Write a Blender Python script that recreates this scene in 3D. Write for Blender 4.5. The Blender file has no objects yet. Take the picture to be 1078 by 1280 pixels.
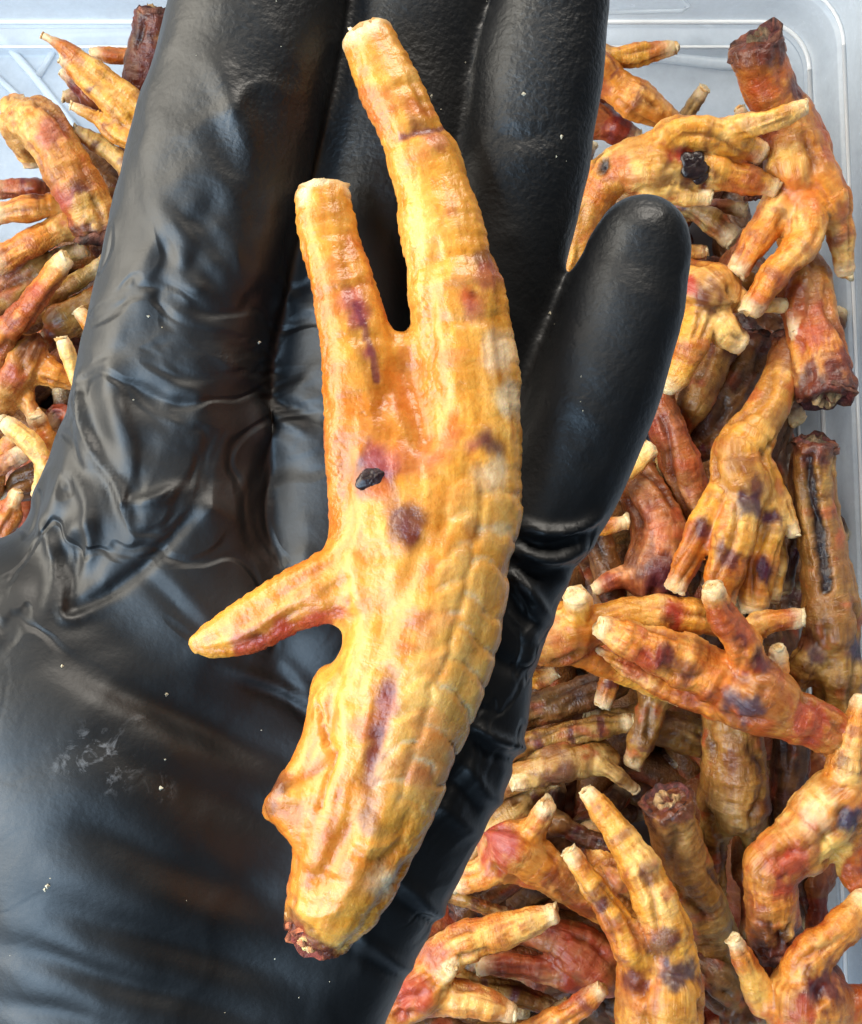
import bpy, math, random
import numpy as np
from mathutils import Vector, Matrix

random.seed(7)
rng = np.random.default_rng(7)
SC = bpy.context.scene
COL = SC.collection

# ------------------------------------------------------------------ camera
HC = 0.20                 # camera height above the palm (z = 0), looking straight down
FPX = 1662.0              # focal length in photograph pixels (1078 x 1280 frame)
cam = bpy.data.cameras.new('camera')
cam.sensor_fit = 'VERTICAL'
cam.sensor_height = 24.0
cam.lens = 24.0 * FPX / 1280.0
cam.clip_start = 0.01
cam.clip_end = 20.0
co = bpy.data.objects.new('camera', cam)
COL.objects.link(co)
co.location = (0, 0, HC)
SC.camera = co

# ------------------------------------------------------------------ world, lamps, exposure
w = bpy.data.worlds.new('World')
SC.world = w
w.use_nodes = True
bg = w.node_tree.nodes['Background']
bg.inputs[0].default_value = (0.80, 0.90, 1.0, 1)
bg.inputs[1].default_value = 0.03


def area(name, loc, target, sx, sy, power, color):
    l = bpy.data.lights.new(name, 'AREA')
    l.shape = 'RECTANGLE'
    l.size, l.size_y = sx, sy
    l.energy = power
    l.color = color
    o = bpy.data.objects.new(name, l)
    COL.objects.link(o)
    o.location = loc
    d = Vector(target) - Vector(loc)
    o.rotation_euler = d.to_track_quat('-Z', 'Y').to_euler()
    return o


area('window_lamp', (-0.74, 0.16, 0.32), (0.0, 0.04, -0.04), 1.0, 0.75, 18.5, (1.0, 0.93, 0.79))
area('side_window_lamp', (-0.46, -0.34, 0.58), (0.0, -0.08, -0.02), 0.70, 0.60, 11.0, (0.50, 0.74, 1.0))
area('far_fill_lamp', (0.22, 0.95, 0.50), (0.02, 0.0, -0.20), 0.60, 0.40, 13.0, (1.0, 0.93, 0.83))  # added fill from the far end; no window known there

SC.view_settings.view_transform = 'Standard'
SC.view_settings.look = 'None'
SC.view_settings.gamma = 1.0
SC.view_settings.exposure = 0.0
SC.view_settings.use_curve_mapping = False
SC.render.engine = 'CYCLES'
SC.cycles.use_denoising = True
SC.cycles.max_bounces = 8
SC.cycles.sample_clamp_indirect = 6.0


# ------------------------------------------------------------------ helpers: pixels -> metres, noise, meshing
def P(x, y, z):
    """photograph pixel + real height -> world point"""
    k = (HC - z) / FPX
    return np.array([(x - 539.0) * k, (640.0 - y) * k, z])


def RP(r, z):
    return r * (HC - z) / FPX


def PX(v):
    k = FPX / (HC - v[:, 2])
    return 539.0 + v[:, 0] * k, 640.0 - v[:, 1] * k


def _h(ix, iy, iz, seed):
    n = (ix * 374761393 + iy * 668265263 + iz * 1440662683 + seed * 974634777) & 0xFFFFFFFF
    n = ((n ^ (n >> 13)) * 1274126177) & 0xFFFFFFFF
    n = (n ^ (n >> 16)) & 0xFFFF
    return n.astype(np.float32) / 65535.0


def vnoise(p, seed=0):
    """value noise in 0..1, p is N x 3"""
    i = np.floor(p).astype(np.int64)
    f = (p - i).astype(np.float32)
    f = f * f * (3 - 2 * f)
    out = 0
    for dx in (0, 1):
        wx = f[:, 0] if dx else 1 - f[:, 0]
        for dy in (0, 1):
            wy = f[:, 1] if dy else 1 - f[:, 1]
            for dz in (0, 1):
                wz = f[:, 2] if dz else 1 - f[:, 2]
                out = out + wx * wy * wz * _h(i[:, 0] + dx, i[:, 1] + dy, i[:, 2] + dz, seed)
    return out


def fbm(p, scale, seed=0, octv=3):
    s, a, t = 0.0, 1.0, 0.0
    q = p * scale
    for o in range(octv):
        s = s + a * vnoise(q, seed + o * 17)
        t += a
        a *= 0.5
        q = q * 2.03 + 5.1
    return s / t


def sstep(a, b, x):
    t = np.clip((x - a) / (b - a), 0, 1)
    return t * t * (3 - 2 * t)


def catmull(pts, step=0.7):
    """pts: list of (x,y,z,r) in metres -> finely resampled array"""
    pts = [np.asarray(p, float) for p in pts]
    if len(pts) == 1:
        pts = [pts[0], pts[0] + np.array([1e-5, 0, 0, 0])]
    out = []
    n = len(pts)
    for i in range(n - 1):
        p0 = pts[i - 1] if i > 0 else 2 * pts[0] - pts[1]
        p1, p2 = pts[i], pts[i + 1]
        p3 = pts[i + 2] if i + 2 < n else 2 * pts[-1] - pts[-2]
        L = np.linalg.norm(p2[:3] - p1[:3])
        m = max(1, int(math.ceil(L / (step * max(0.002, min(p1[3], p2[3]))))))
        for k in range(m):
            t = k / m
            q = 0.5 * ((2 * p1) + (-p0 + p2) * t + (2 * p0 - 5 * p1 + 4 * p2 - p3) * t * t
                       + (-p0 + 3 * p1 - 3 * p2 + p3) * t ** 3)
            q[3] = p1[3] + (p2[3] - p1[3]) * (t * t * (3 - 2 * t))
            out.append(q)
    out.append(pts[-1])
    return np.array(out)


def smin(a, b, k):
    hh = np.clip(0.5 + 0.5 * (b - a) / k, 0, 1)
    return b + (a - b) * hh - k * hh * (1 - hh)


class Field:
    """signed distance grid made of tapered chains"""

    def __init__(self, chains, h, pad):
        self.h = h
        a = np.concatenate(chains)
        lo = (a[:, :3] - a[:, 3:4]).min(0) - pad
        hi = (a[:, :3] + a[:, 3:4]).max(0) + pad
        self.lo = lo
        self.n = np.maximum(4, np.ceil((hi - lo) / h).astype(int) + 1)
        self.far = pad
        self.D = np.full(self.n, self.far, np.float32)

    def chain(self, c, k, flat=1.0, cut=(False, False), marg=0.006):
        G = np.full(self.n, self.far, np.float32)
        m = len(c)
        for i in range(m - 1):
            A, B = c[i], c[i + 1]
            R = max(A[3], B[3]) + marg
            lo = np.minimum(A[:3], B[:3]) - R
            hi = np.maximum(A[:3], B[:3]) + R
            i0 = np.clip(np.floor((lo - self.lo) / self.h).astype(int), 0, self.n - 1)
            i1 = np.clip(np.ceil((hi - self.lo) / self.h).astype(int) + 1, 1, self.n)
            ax = [self.lo[d] + self.h * np.arange(i0[d], i1[d], dtype=np.float32) for d in range(3)]
            X = ax[0][:, None, None]
            Y = ax[1][None, :, None]
            Z = ax[2][None, None, :]
            d = B[:3] - A[:3]
            L2 = float(d @ d) + 1e-14
            t = np.clip(((X - A[0]) * d[0] + (Y - A[1]) * d[1] + (Z - A[2]) * d[2]) / L2, 0, 1)
            ex, ey, ez = X - A[0] - t * d[0], Y - A[1] - t * d[1], (Z - A[2] - t * d[2]) / flat
            dist = np.sqrt(ex * ex + ey * ey + ez * ez) - (A[3] + (B[3] - A[3]) * t)
            for which, (e, f) in enumerate(((c[0], c[1]), (c[-1], c[-2]))):
                if cut[which] and np.linalg.norm((A[:3] + B[:3]) / 2 - e[:3]) < 2.2 * e[3]:
                    tv = e[:3] - f[:3]
                    tv = tv / (np.linalg.norm(tv) + 1e-12)
                    pl = (X - e[0]) * tv[0] + (Y - e[1]) * tv[1] + (Z - e[2]) * tv[2]
                    dist = -smin(-dist, -pl, 0.0012)
            s = (slice(i0[0], i1[0]), slice(i0[1], i1[1]), slice(i0[2], i1[2]))
            G[s] = np.minimum(G[s], dist)
        self.D = smin(self.D, G, k)

    def mesh(self, smooth=2):
        D, h = self.D, self.h
        S = D < 0
        n = D.shape
        cnt = np.zeros((n[0] - 1, n[1] - 1, n[2] - 1), np.int8)
        for dx in (0, 1):
            for dy in (0, 1):
                for dz in (0, 1):
                    cnt += S[dx:n[0] - 1 + dx, dy:n[1] - 1 + dy, dz:n[2] - 1 + dz]
        act = (cnt > 0) & (cnt < 8)
        idx = np.argwhere(act)
        vid = np.full(cnt.shape, -1, np.int32)
        vid[act] = np.arange(len(idx), dtype=np.int32)
        corner = {}
        for c in [(a, b, e) for a in (0, 1) for b in (0, 1) for e in (0, 1)]:
            corner[c] = D[idx[:, 0] + c[0], idx[:, 1] + c[1], idx[:, 2] + c[2]]
        acc = np.zeros((len(idx), 3))
        num = np.zeros(len(idx))
        for c in corner:
            for ax in range(3):
                if c[ax]:
                    continue
                e = list(c)
                e[ax] = 1
                a, b = corner[c], corner[tuple(e)]
                x = (a < 0) != (b < 0)
                t = np.where(x, a / np.where(x, a - b, 1), 0)
                p = np.tile(np.array(c, float), (len(idx), 1))
                p[:, ax] += t
                acc += p * x[:, None]
                num += x
        V = self.lo + h * (idx + acc / num[:, None])
        Q = []
        for ax in range(3):
            b1, b2 = (ax + 1) % 3, (ax + 2) % 3
            sl0 = [slice(None)] * 3
            sl1 = [slice(None)] * 3
            sl0[ax] = slice(0, n[ax] - 1)
            sl1[ax] = slice(1, n[ax])
            A, B = S[tuple(sl0)], S[tuple(sl1)]
            e = np.argwhere(A != B)
            ok = (e[:, b1] > 0) & (e[:, b2] > 0) & (e[:, b1] < n[b1] - 1) & (e[:, b2] < n[b2] - 1)
            e = e[ok]
            ins = A[e[:, 0], e[:, 1], e[:, 2]]

            def g(o1, o2):
                q = e.copy()
                q[:, b1] += o1
                q[:, b2] += o2
                return vid[q[:, 0], q[:, 1], q[:, 2]]
            q = np.stack([g(-1, -1), g(0, -1), g(0, 0), g(-1, 0)], 1)
            q[~ins] = q[~ins][:, ::-1]
            Q.append(q)
        Q = np.concatenate(Q)
        Q = Q[(Q >= 0).all(1)]
        E = np.concatenate([Q[:, [0, 1]], Q[:, [1, 2]], Q[:, [2, 3]], Q[:, [3, 0]]])
        for _ in range(smooth):
            V = 0.4 * V + 0.6 * lap(V, E)
        return V, Q, E


def lap(V, E):
    n = len(V)
    deg = np.bincount(E[:, 0], minlength=n) + np.bincount(E[:, 1], minlength=n)
    out = np.empty_like(V)
    for d in range(V.shape[1]):
        out[:, d] = (np.bincount(E[:, 0], V[E[:, 1], d], n) + np.bincount(E[:, 1], V[E[:, 0], d], n)) / np.maximum(deg, 1)
    return out


def normals(V, Q):
    a = V[Q[:, 2]] - V[Q[:, 0]]
    b = V[Q[:, 3]] - V[Q[:, 1]]
    fn = np.cross(a, b)
    N = np.zeros_like(V)
    for c in range(4):
        for d in range(3):
            N[:, d] += np.bincount(Q[:, c], fn[:, d], len(V))
    return N / (np.linalg.norm(N, axis=1, keepdims=True) + 1e-15)


def make_obj(name, V, F, mat, parent=None, origin=None, attrs=None, smooth=True):
    """one mesh object; V in world metres, origin moves its pivot"""
    V = np.asarray(V, np.float32)
    o3 = np.zeros(3) if origin is None else np.asarray(origin, float)
    F = np.asarray(F, np.int32) if not isinstance(F, list) else F
    me = bpy.data.meshes.new(name)
    if isinstance(F, list):
        me.from_pydata([tuple(v) for v in (V - o3)], [], F)
    else:
        k = F.shape[1]
        me.vertices.add(len(V))
        me.vertices.foreach_set('co', (V - o3).astype(np.float32).ravel())
        me.loops.add(F.size)
        me.loops.foreach_set('vertex_index', F.ravel())
        me.polygons.add(len(F))
        me.polygons.foreach_set('loop_start', np.arange(0, F.size, k, dtype=np.int32))
        me.polygons.foreach_set('loop_total', np.full(len(F), k, np.int32))
        me.update(calc_edges=True)
        me.validate()
    me.polygons.foreach_set('use_smooth', np.full(len(me.polygons), smooth))
    for an, av in (attrs or {}).items():
        av = np.asarray(av, np.float32)
        if av.ndim == 2:
            at = me.attributes.new(an, 'FLOAT_COLOR', 'POINT')
            at.data.foreach_set('color', np.concatenate([av, np.ones((len(av), 1), np.float32)], 1).ravel())
        else:
            at = me.attributes.new(an, 'FLOAT', 'POINT')
            at.data.foreach_set('value', av)
    me.materials.append(mat)
    ob = bpy.data.objects.new(name, me)
    COL.objects.link(ob)
    if parent is not None:
        ob.parent = parent
        ob.location = Vector(o3) - parent.location
    else:
        ob.location = o3
    return ob


def tag(o, label=None, cat=None, group=None, kind=None):
    if label:
        o['label'] = label
    if cat:
        o['category'] = cat
    if group:
        o['group'] = group
    if kind:
        o['kind'] = kind
    return o


# ------------------------------------------------------------------ materials
def new_mat(name):
    m = bpy.data.materials.new(name)
    m.use_nodes = True
    nt = m.node_tree
    return m, nt, nt.nodes['Principled BSDF']


def node(nt, typ, **kw):
    n = nt.nodes.new(typ)
    for k, v in kw.items():
        if k.startswith('i_'):
            key = k[2:]
            key = int(key) if key.isdigit() else key
            n.inputs[key].default_value = v
        else:
            setattr(n, k, v)
    return n


def skin_material():
    m, nt, b = new_mat('dried_skin')
    L = nt.links.new
    tc = node(nt, 'ShaderNodeTexCoord')
    at = node(nt, 'ShaderNodeAttribute', attribute_name='Col')
    pe = node(nt, 'ShaderNodeAttribute', attribute_name='peb')
    n1 = node(nt, 'ShaderNodeTexNoise', i_Scale=420.0, i_Detail=4.0, i_Roughness=0.65)
    n2 = node(nt, 'ShaderNodeTexNoise', i_Scale=1500.0, i_Detail=3.0)
    L(tc.outputs['Object'], n1.inputs['Vector'])
    L(tc.outputs['Object'], n2.inputs['Vector'])
    mr = node(nt, 'ShaderNodeMapRange')
    mr.inputs['From Min'].default_value = 0.3
    mr.inputs['From Max'].default_value = 0.7
    mr.inputs['To Min'].default_value = 0.84
    mr.inputs['To Max'].default_value = 1.14
    L(n1.outputs['Fac'], mr.inputs['Value'])
    gam = node(nt, 'ShaderNodeGamma')
    L(at.outputs['Color'], gam.inputs['Color'])
    inv = node(nt, 'ShaderNodeMath', operation='DIVIDE')
    inv.inputs[0].default_value = 1.0
    L(mr.outputs[0], inv.inputs[1])
    L(inv.outputs[0], gam.inputs['Gamma'])
    L(gam.outputs[0], b.inputs['Base Color'])
    bo = node(nt, 'ShaderNodeAttribute', attribute_name='bone')
    mp = node(nt, 'ShaderNodeVectorMath', operation='MULTIPLY')
    mp.inputs[1].default_value = (0.95, 0.30, 0.30)
    L(bo.outputs['Vector'], mp.inputs[0])
    ringn = node(nt, 'ShaderNodeTexNoise', i_Scale=1.0, i_Detail=3.0, i_Roughness=0.6, i_Distortion=0.6)
    L(mp.outputs[0], ringn.inputs['Vector'])
    mp2 = node(nt, 'ShaderNodeVectorMath', operation='MULTIPLY')
    mp2.inputs[1].default_value = (0.25, 0.62, 0.62)
    L(bo.outputs['Vector'], mp2.inputs[0])
    lonn = node(nt, 'ShaderNodeTexNoise', i_Scale=1.0, i_Detail=4.0, i_Roughness=0.6, i_Distortion=0.8)
    L(mp2.outputs[0], lonn.inputs['Vector'])
    wk = node(nt, 'ShaderNodeAttribute', attribute_name='wrk')
    wav = node(nt, 'ShaderNodeMath', operation='MULTIPLY')
    L(ringn.outputs['Fac'], wav.inputs[0])
    L(lonn.outputs['Fac'], wav.inputs[1])
    wof = node(nt, 'ShaderNodeMath', operation='SUBTRACT')
    L(wav.outputs[0], wof.inputs[0])
    wof.inputs[1].default_value = 0.25
    wr = node(nt, 'ShaderNodeMath', operation='MULTIPLY')      # wrinkle height, fading where toes join
    L(wof.outputs[0], wr.inputs[0])
    L(wk.outputs['Fac'], wr.inputs[1])
    # fine mottling: thin red-brown blotches, the same tint low in the wrinkles
    n4 = node(nt, 'ShaderNodeTexNoise', i_Scale=210.0, i_Detail=7.0, i_Roughness=0.68, i_Distortion=1.2)
    L(tc.outputs['Object'], n4.inputs['Vector'])
    mo = node(nt, 'ShaderNodeMapRange')
    mo.inputs['From Min'].default_value = 0.50
    mo.inputs['From Max'].default_value = 0.72
    mo.inputs['To Max'].default_value = 0.75
    L(n4.outputs['Fac'], mo.inputs['Value'])
    wm = node(nt, 'ShaderNodeMapRange')
    wm.inputs['From Min'].default_value = -0.04
    wm.inputs['From Max'].default_value = -0.15
    wm.inputs['To Max'].default_value = 0.6
    L(wr.outputs[0], wm.inputs['Value'])
    mm = node(nt, 'ShaderNodeMath', operation='MAXIMUM')
    L(mo.outputs[0], mm.inputs[0])
    L(wm.outputs[0], mm.inputs[1])
    mt = node(nt, 'ShaderNodeAttribute', attribute_name='mott')
    mk = node(nt, 'ShaderNodeMath', operation='MULTIPLY')
    L(mm.outputs[0], mk.inputs[0])
    L(mt.outputs['Fac'], mk.inputs[1])
    tin = node(nt, 'ShaderNodeMix', data_type='RGBA', blend_type='MULTIPLY')
    tin.inputs[7].default_value = (0.72, 0.40, 0.30, 1)
    L(mk.outputs[0], tin.inputs[0])
    L(gam.outputs[0], tin.inputs[6])
    vc = node(nt, 'ShaderNodeTexVoronoi', i_Scale=1250.0)
    L(tc.outputs['Object'], vc.inputs['Vector'])
    vcm = node(nt, 'ShaderNodeMapRange')
    vcm.inputs['From Min'].default_value = 0.25
    vcm.inputs['From Max'].default_value = 0.75
    vcm.inputs['To Max'].default_value = 0.55
    L(vc.outputs['Distance'], vcm.inputs['Value'])
    vcp = node(nt, 'ShaderNodeMath', operation='MULTIPLY')
    L(vcm.outputs[0], vcp.inputs[0])
    L(pe.outputs['Fac'], vcp.inputs[1])
    tin2 = node(nt, 'ShaderNodeMix', data_type='RGBA', blend_type='MULTIPLY')
    tin2.inputs[7].default_value = (0.80, 0.58, 0.42, 1)
    L(vcp.outputs[0], tin2.inputs[0])
    L(tin.outputs[2], tin2.inputs[6])
    L(tin2.outputs[2], b.inputs['Base Color'])
    # relief: pebbled scales + fine grain
    vo = node(nt, 'ShaderNodeTexVoronoi', i_Scale=1250.0)
    L(tc.outputs['Object'], vo.inputs['Vector'])
    vi = node(nt, 'ShaderNodeMath', operation='MULTIPLY')
    L(vo.outputs['Distance'], vi.inputs[0])
    L(pe.outputs['Fac'], vi.inputs[1])
    ad = node(nt, 'ShaderNodeMath', operation='SUBTRACT')
    L(n1.outputs['Fac'], ad.inputs[0])
    L(vi.outputs[0], ad.inputs[1])
    ad2 = node(nt, 'ShaderNodeMath', operation='MULTIPLY_ADD')
    ad2.inputs[1].default_value = 0.3
    L(n2.outputs['Fac'], ad2.inputs[0])
    L(ad.outputs[0], ad2.inputs[2])
    bu = node(nt, 'ShaderNodeBump', i_Strength=0.42, i_Distance=0.0005)
    L(ad2.outputs[0], bu.inputs['Height'])
    bw = node(nt, 'ShaderNodeBump', i_Strength=0.55, i_Distance=0.0020)
    L(wr.outputs[0], bw.inputs['Height'])
    L(bw.outputs[0], bu.inputs['Normal'])
    L(bu.outputs[0], b.inputs['Normal'])
    rr = node(nt, 'ShaderNodeMapRange')
    rr.inputs['To Min'].default_value = 0.18
    rr.inputs['To Max'].default_value = 0.48
    L(n1.outputs['Fac'], rr.inputs['Value'])
    L(rr.outputs[0], b.inputs['Roughness'])
    b.inputs['Subsurface Weight'].default_value = 0.30
    b.inputs['Subsurface Radius'].default_value = (1.0, 0.4, 0.12)
    b.inputs['Subsurface Scale'].default_value = 0.0016
    b.inputs['Specular IOR Level'].default_value = 0.5
    return m


def crumb_end_material():
    m, nt, b = new_mat('cut_tissue')
    L = nt.links.new
    tc = node(nt, 'ShaderNodeTexCoord')
    at = node(nt, 'ShaderNodeAttribute', attribute_name='Col')
    n1 = node(nt, 'ShaderNodeTexNoise', i_Scale=900.0, i_Detail=5.0, i_Roughness=0.7)
    L(tc.outputs['Object'], n1.inputs['Vector'])
    mr = node(nt, 'ShaderNodeMapRange')
    mr.inputs['From Min'].default_value = 0.25
    mr.inputs['From Max'].default_value = 0.75
    mr.inputs['To Min'].default_value = 0.6
    mr.inputs['To Max'].default_value = 1.6
    L(n1.outputs['Fac'], mr.inputs['Value'])
    gam = node(nt, 'ShaderNodeGamma')
    L(at.outputs['Color'], gam.inputs['Color'])
    L(mr.outputs[0], gam.inputs['Gamma'])
    L(gam.outputs[0], b.inputs['Base Color'])
    bu = node(nt, 'ShaderNodeBump', i_Strength=0.8, i_Distance=0.0008)
    L(n1.outputs['Fac'], bu.inputs['Height'])
    L(bu.outputs[0], b.inputs['Normal'])
    b.inputs['Roughness'].default_value = 0.55
    return m


def glove_material():
    m, nt, b = new_mat('black_nitrile')
    L = nt.links.new
    tc = node(nt, 'ShaderNodeTexCoord')
    sc = node(nt, 'ShaderNodeAttribute', attribute_name='scuff')
    tx = node(nt, 'ShaderNodeAttribute', attribute_name='grain')
    n1 = node(nt, 'ShaderNodeTexNoise', i_Scale=1100.0, i_Detail=2.0)
    n2 = node(nt, 'ShaderNodeTexNoise', i_Scale=70.0, i_Detail=4.0)
    n3 = node(nt, 'ShaderNodeTexNoise', i_Scale=260.0, i_Detail=6.0, i_Roughness=0.75, i_Distortion=1.5)
    for n in (n1, n2, n3):
        L(tc.outputs['Object'], n.inputs['Vector'])
    mul = node(nt, 'ShaderNodeMath', operation='MULTIPLY')
    L(n1.outputs['Fac'], mul.inputs[0])
    L(tx.outputs['Fac'], mul.inputs[1])
    bu = node(nt, 'ShaderNodeBump', i_Strength=0.5, i_Distance=0.0005)
    L(mul.outputs[0], bu.inputs['Height'])
    L(bu.outputs[0], b.inputs['Normal'])
    # fine tension creases of the thin film: sharp valleys of a distorted noise
    n5 = node(nt, 'ShaderNodeTexNoise', i_Scale=42.0, i_Detail=2.5, i_Roughness=0.5, i_Distortion=1.1)
    L(tc.outputs['Object'], n5.inputs['Vector'])
    a5 = node(nt, 'ShaderNodeMath', operation='SUBTRACT')
    L(n5.outputs['Fac'], a5.inputs[0])
    a5.inputs[1].default_value = 0.5
    b5 = node(nt, 'ShaderNodeMath', operation='ABSOLUTE')
    L(a5.outputs[0], b5.inputs[0])
    c5 = node(nt, 'ShaderNodeMapRange', interpolation_type='SMOOTHSTEP')
    c5.inputs['From Max'].default_value = 0.055
    L(b5.outputs[0], c5.inputs['Value'])
    k5 = node(nt, 'ShaderNodeAttribute', attribute_name='crease')
    d5 = node(nt, 'ShaderNodeMath', operation='MULTIPLY')
    L(c5.outputs[0], d5.inputs[0])
    L(k5.outputs['Fac'], d5.inputs[1])
    bu5 = node(nt, 'ShaderNodeBump', i_Strength=0.5, i_Distance=0.0007)
    L(d5.outputs[0], bu5.inputs['Height'])
    L(bu5.outputs[0], bu.inputs['Normal'])
    th = node(nt, 'ShaderNodeMapRange')
    th.inputs['From Min'].default_value = 0.52
    th.inputs['From Max'].default_value = 0.68
    L(n3.outputs['Fac'], th.inputs['Value'])
    sm = node(nt, 'ShaderNodeMath', operation='MULTIPLY')
    L(th.outputs[0], sm.inputs[0])
    L(sc.outputs['Fac'], sm.inputs[1])
    mx = node(nt, 'ShaderNodeMix', data_type='RGBA')
    mx.inputs[6].default_value = (0.0050, 0.0052, 0.0058, 1)
    mx.inputs[7].default_value = (0.16, 0.165, 0.175, 1)
    L(sm.outputs[0], mx.inputs[0])
    L(mx.outputs[2], b.inputs['Base Color'])
    rr = node(nt, 'ShaderNodeMapRange')
    rr.inputs['From Min'].default_value = 0.3
    rr.inputs['From Max'].default_value = 0.7
    rr.inputs['To Min'].default_value = 0.44
    rr.inputs['To Max'].default_value = 0.55
    L(n2.outputs['Fac'], rr.inputs['Value'])
    L(rr.outputs[0], b.inputs['Roughness'])
    b.inputs['Specular IOR Level'].default_value = 0.62
    return m


def plastic_material():
    m, nt, b = new_mat('clear_plastic')
    L = nt.links.new
    tc = node(nt, 'ShaderNodeTexCoord')
    n = node(nt, 'ShaderNodeTexNoise', i_Scale=60.0, i_Detail=6.0, i_Roughness=0.7)
    L(tc.outputs['Object'], n.inputs['Vector'])
    b.inputs['Base Color'].default_value = (0.78, 0.86, 0.94, 1)
    rr = node(nt, 'ShaderNodeMapRange')
    rr.inputs['To Min'].default_value = 0.12
    rr.inputs['To Max'].default_value = 0.36
    L(n.outputs['Fac'], rr.inputs['Value'])
    L(rr.outputs[0], b.inputs['Roughness'])
    al = node(nt, 'ShaderNodeMapRange')
    al.inputs['From Min'].default_value = 0.3
    al.inputs['From Max'].default_value = 0.7
    al.inputs['To Min'].default_value = 0.40
    al.inputs['To Max'].default_value = 0.58
    L(n.outputs['Fac'], al.inputs['Value'])
    L(al.outputs[0], b.inputs['Alpha'])
    bu = node(nt, 'ShaderNodeBump', i_Strength=0.12, i_Distance=0.002)
    L(n.outputs['Fac'], bu.inputs['Height'])
    L(bu.outputs[0], b.inputs['Normal'])
    b.inputs['Specular IOR Level'].default_value = 0.6
    return m


def table_material():
    m, nt, b = new_mat('grey_tabletop')
    L = nt.links.new
    tc = node(nt, 'ShaderNodeTexCoord')
    n = node(nt, 'ShaderNodeTexNoise', i_Scale=25.0, i_Detail=5.0)
    L(tc.outputs['Object'], n.inputs['Vector'])
    cr = node(nt, 'ShaderNodeValToRGB')
    cr.color_ramp.elements[0].color = (0.24, 0.30, 0.39, 1)
    cr.color_ramp.elements[1].color = (0.40, 0.46, 0.54, 1)
    L(n.outputs['Fac'], cr.inputs[0])
    L(cr.outputs[0], b.inputs['Base Color'])
    b.inputs['Roughness'].default_value = 0.5
    return m


SKIN = skin_material()
CUT = crumb_end_material()
GLOVE = glove_material()
PLASTIC = plastic_material()
TABLE = table_material()

# ------------------------------------------------------------------ setting: table top and plastic tub
ZF = -0.292               # inside floor of the tub
XR0, XR1 = 0.143, 0.158   # right wall foot at the far and the near end
YT, YB, XL = 0.184, -0.235, -0.225


def ring(inset, z, rad, nseg=10):
    """rounded quadrilateral; inset < 0 grows outwards"""
    def xr(y):
        return XR0 + (XR1 - XR0) * (YT - y) / (YT - YB) - inset
    c = [(xr(YT), YT - inset), (XL + inset, YT - inset), (XL + inset, YB + inset), (xr(YB), YB + inset)]
    cen = [(c[0][0] - rad, c[0][1] - rad), (c[1][0] + rad, c[1][1] - rad), (c[2][0] + rad, c[2][1] + rad), (c[3][0] - rad, c[3][1] + rad)]
    out = []
    for q in range(4):
        for s in range(nseg + 1):
            a = math.radians(90 * q + 90 * s / nseg)
            out.append((cen[q][0] + rad * math.cos(a), cen[q][1] + rad * math.sin(a), z))
    # straight sides get intermediate points
    fin = []
    N = len(out)
    for i in range(N):
        a, b = np.array(out[i]), np.array(out[(i + 1) % N])
        fin.append(a)
        if np.linalg.norm(b - a) > 0.05:
            for s in range(1, 8):
                fin.append(a + (b - a) * s / 8)
    return np.array(fin)


def loft(rings, close_bottom=True):
    n = len(rings[0])
    V = np.concatenate(rings)
    F = []
    for r in range(len(rings) - 1):
        for i in range(n):
            j = (i + 1) % n
            F.append((r * n + i, r * n + j, (r + 1) * n + j, (r + 1) * n + i))
    if close_bottom:
        F.append(tuple(range(n - 1, -1, -1)))
    return V, F


tub = bpy.data.objects.new('plastic_tub', None)
COL.objects.link(tub)
tub.location = (0, 0, ZF)
tag(tub, 'clear frosted plastic tub holding the pile of dried chicken feet', 'tub')
# floor with a raised border step, fillet, wall
prof = [(0.15, 0.0), (0.12, 0.0), (0.09, 0.0), (0.06, 0.0), (0.030, 0.0), (0.016, 0.0), (0.0148, 0.0004), (0.0138, 0.0018), (0.0126, 0.0022), (0.010, 0.0022), (0.006, 0.0026)]
V, F = loft([ring(i, ZF + z, max(0.006, 0.020 - i * 0.5)) for i, z in prof][::1], False)
n0 = len(ring(0, 0, 0.01))
F = [f for f in F] + [tuple(range(n0))]
make_obj('floor_panel', V, F, PLASTIC, tub)
prof = [(0.0059, 0.0027), (0.003, 0.0036), (0.0012, 0.006), (0.0004, 0.010), (-0.0008, 0.020), (-0.0013, 0.0206), (-0.0036, 0.0212),
        (-0.0042, 0.022), (-0.0060, 0.045), (-0.0085, 0.075), (-0.0115, 0.105), (-0.0135, 0.1225), (-0.0160, 0.1235), (-0.0172, 0.1245), (-0.020, 0.150)]
V, F = loft([ring(i, ZF + z, 0.020 - i * 0.6) for i, z in prof], False)
F = [tuple(reversed(f)) for f in F]
make_obj('side_wall', V, F, PLASTIC, tub)
prof = [(-0.0201, 0.150), (-0.030, 0.152), (-0.0315, 0.150), (-0.0315, 0.142), (-0.0300, 0.142)]
V, F = loft([ring(i, ZF + z, 0.034 - i * 0.6) for i, z in prof], False)
make_obj('rim', V, [tuple(reversed(f)) for f in F], PLASTIC, tub)


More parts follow.
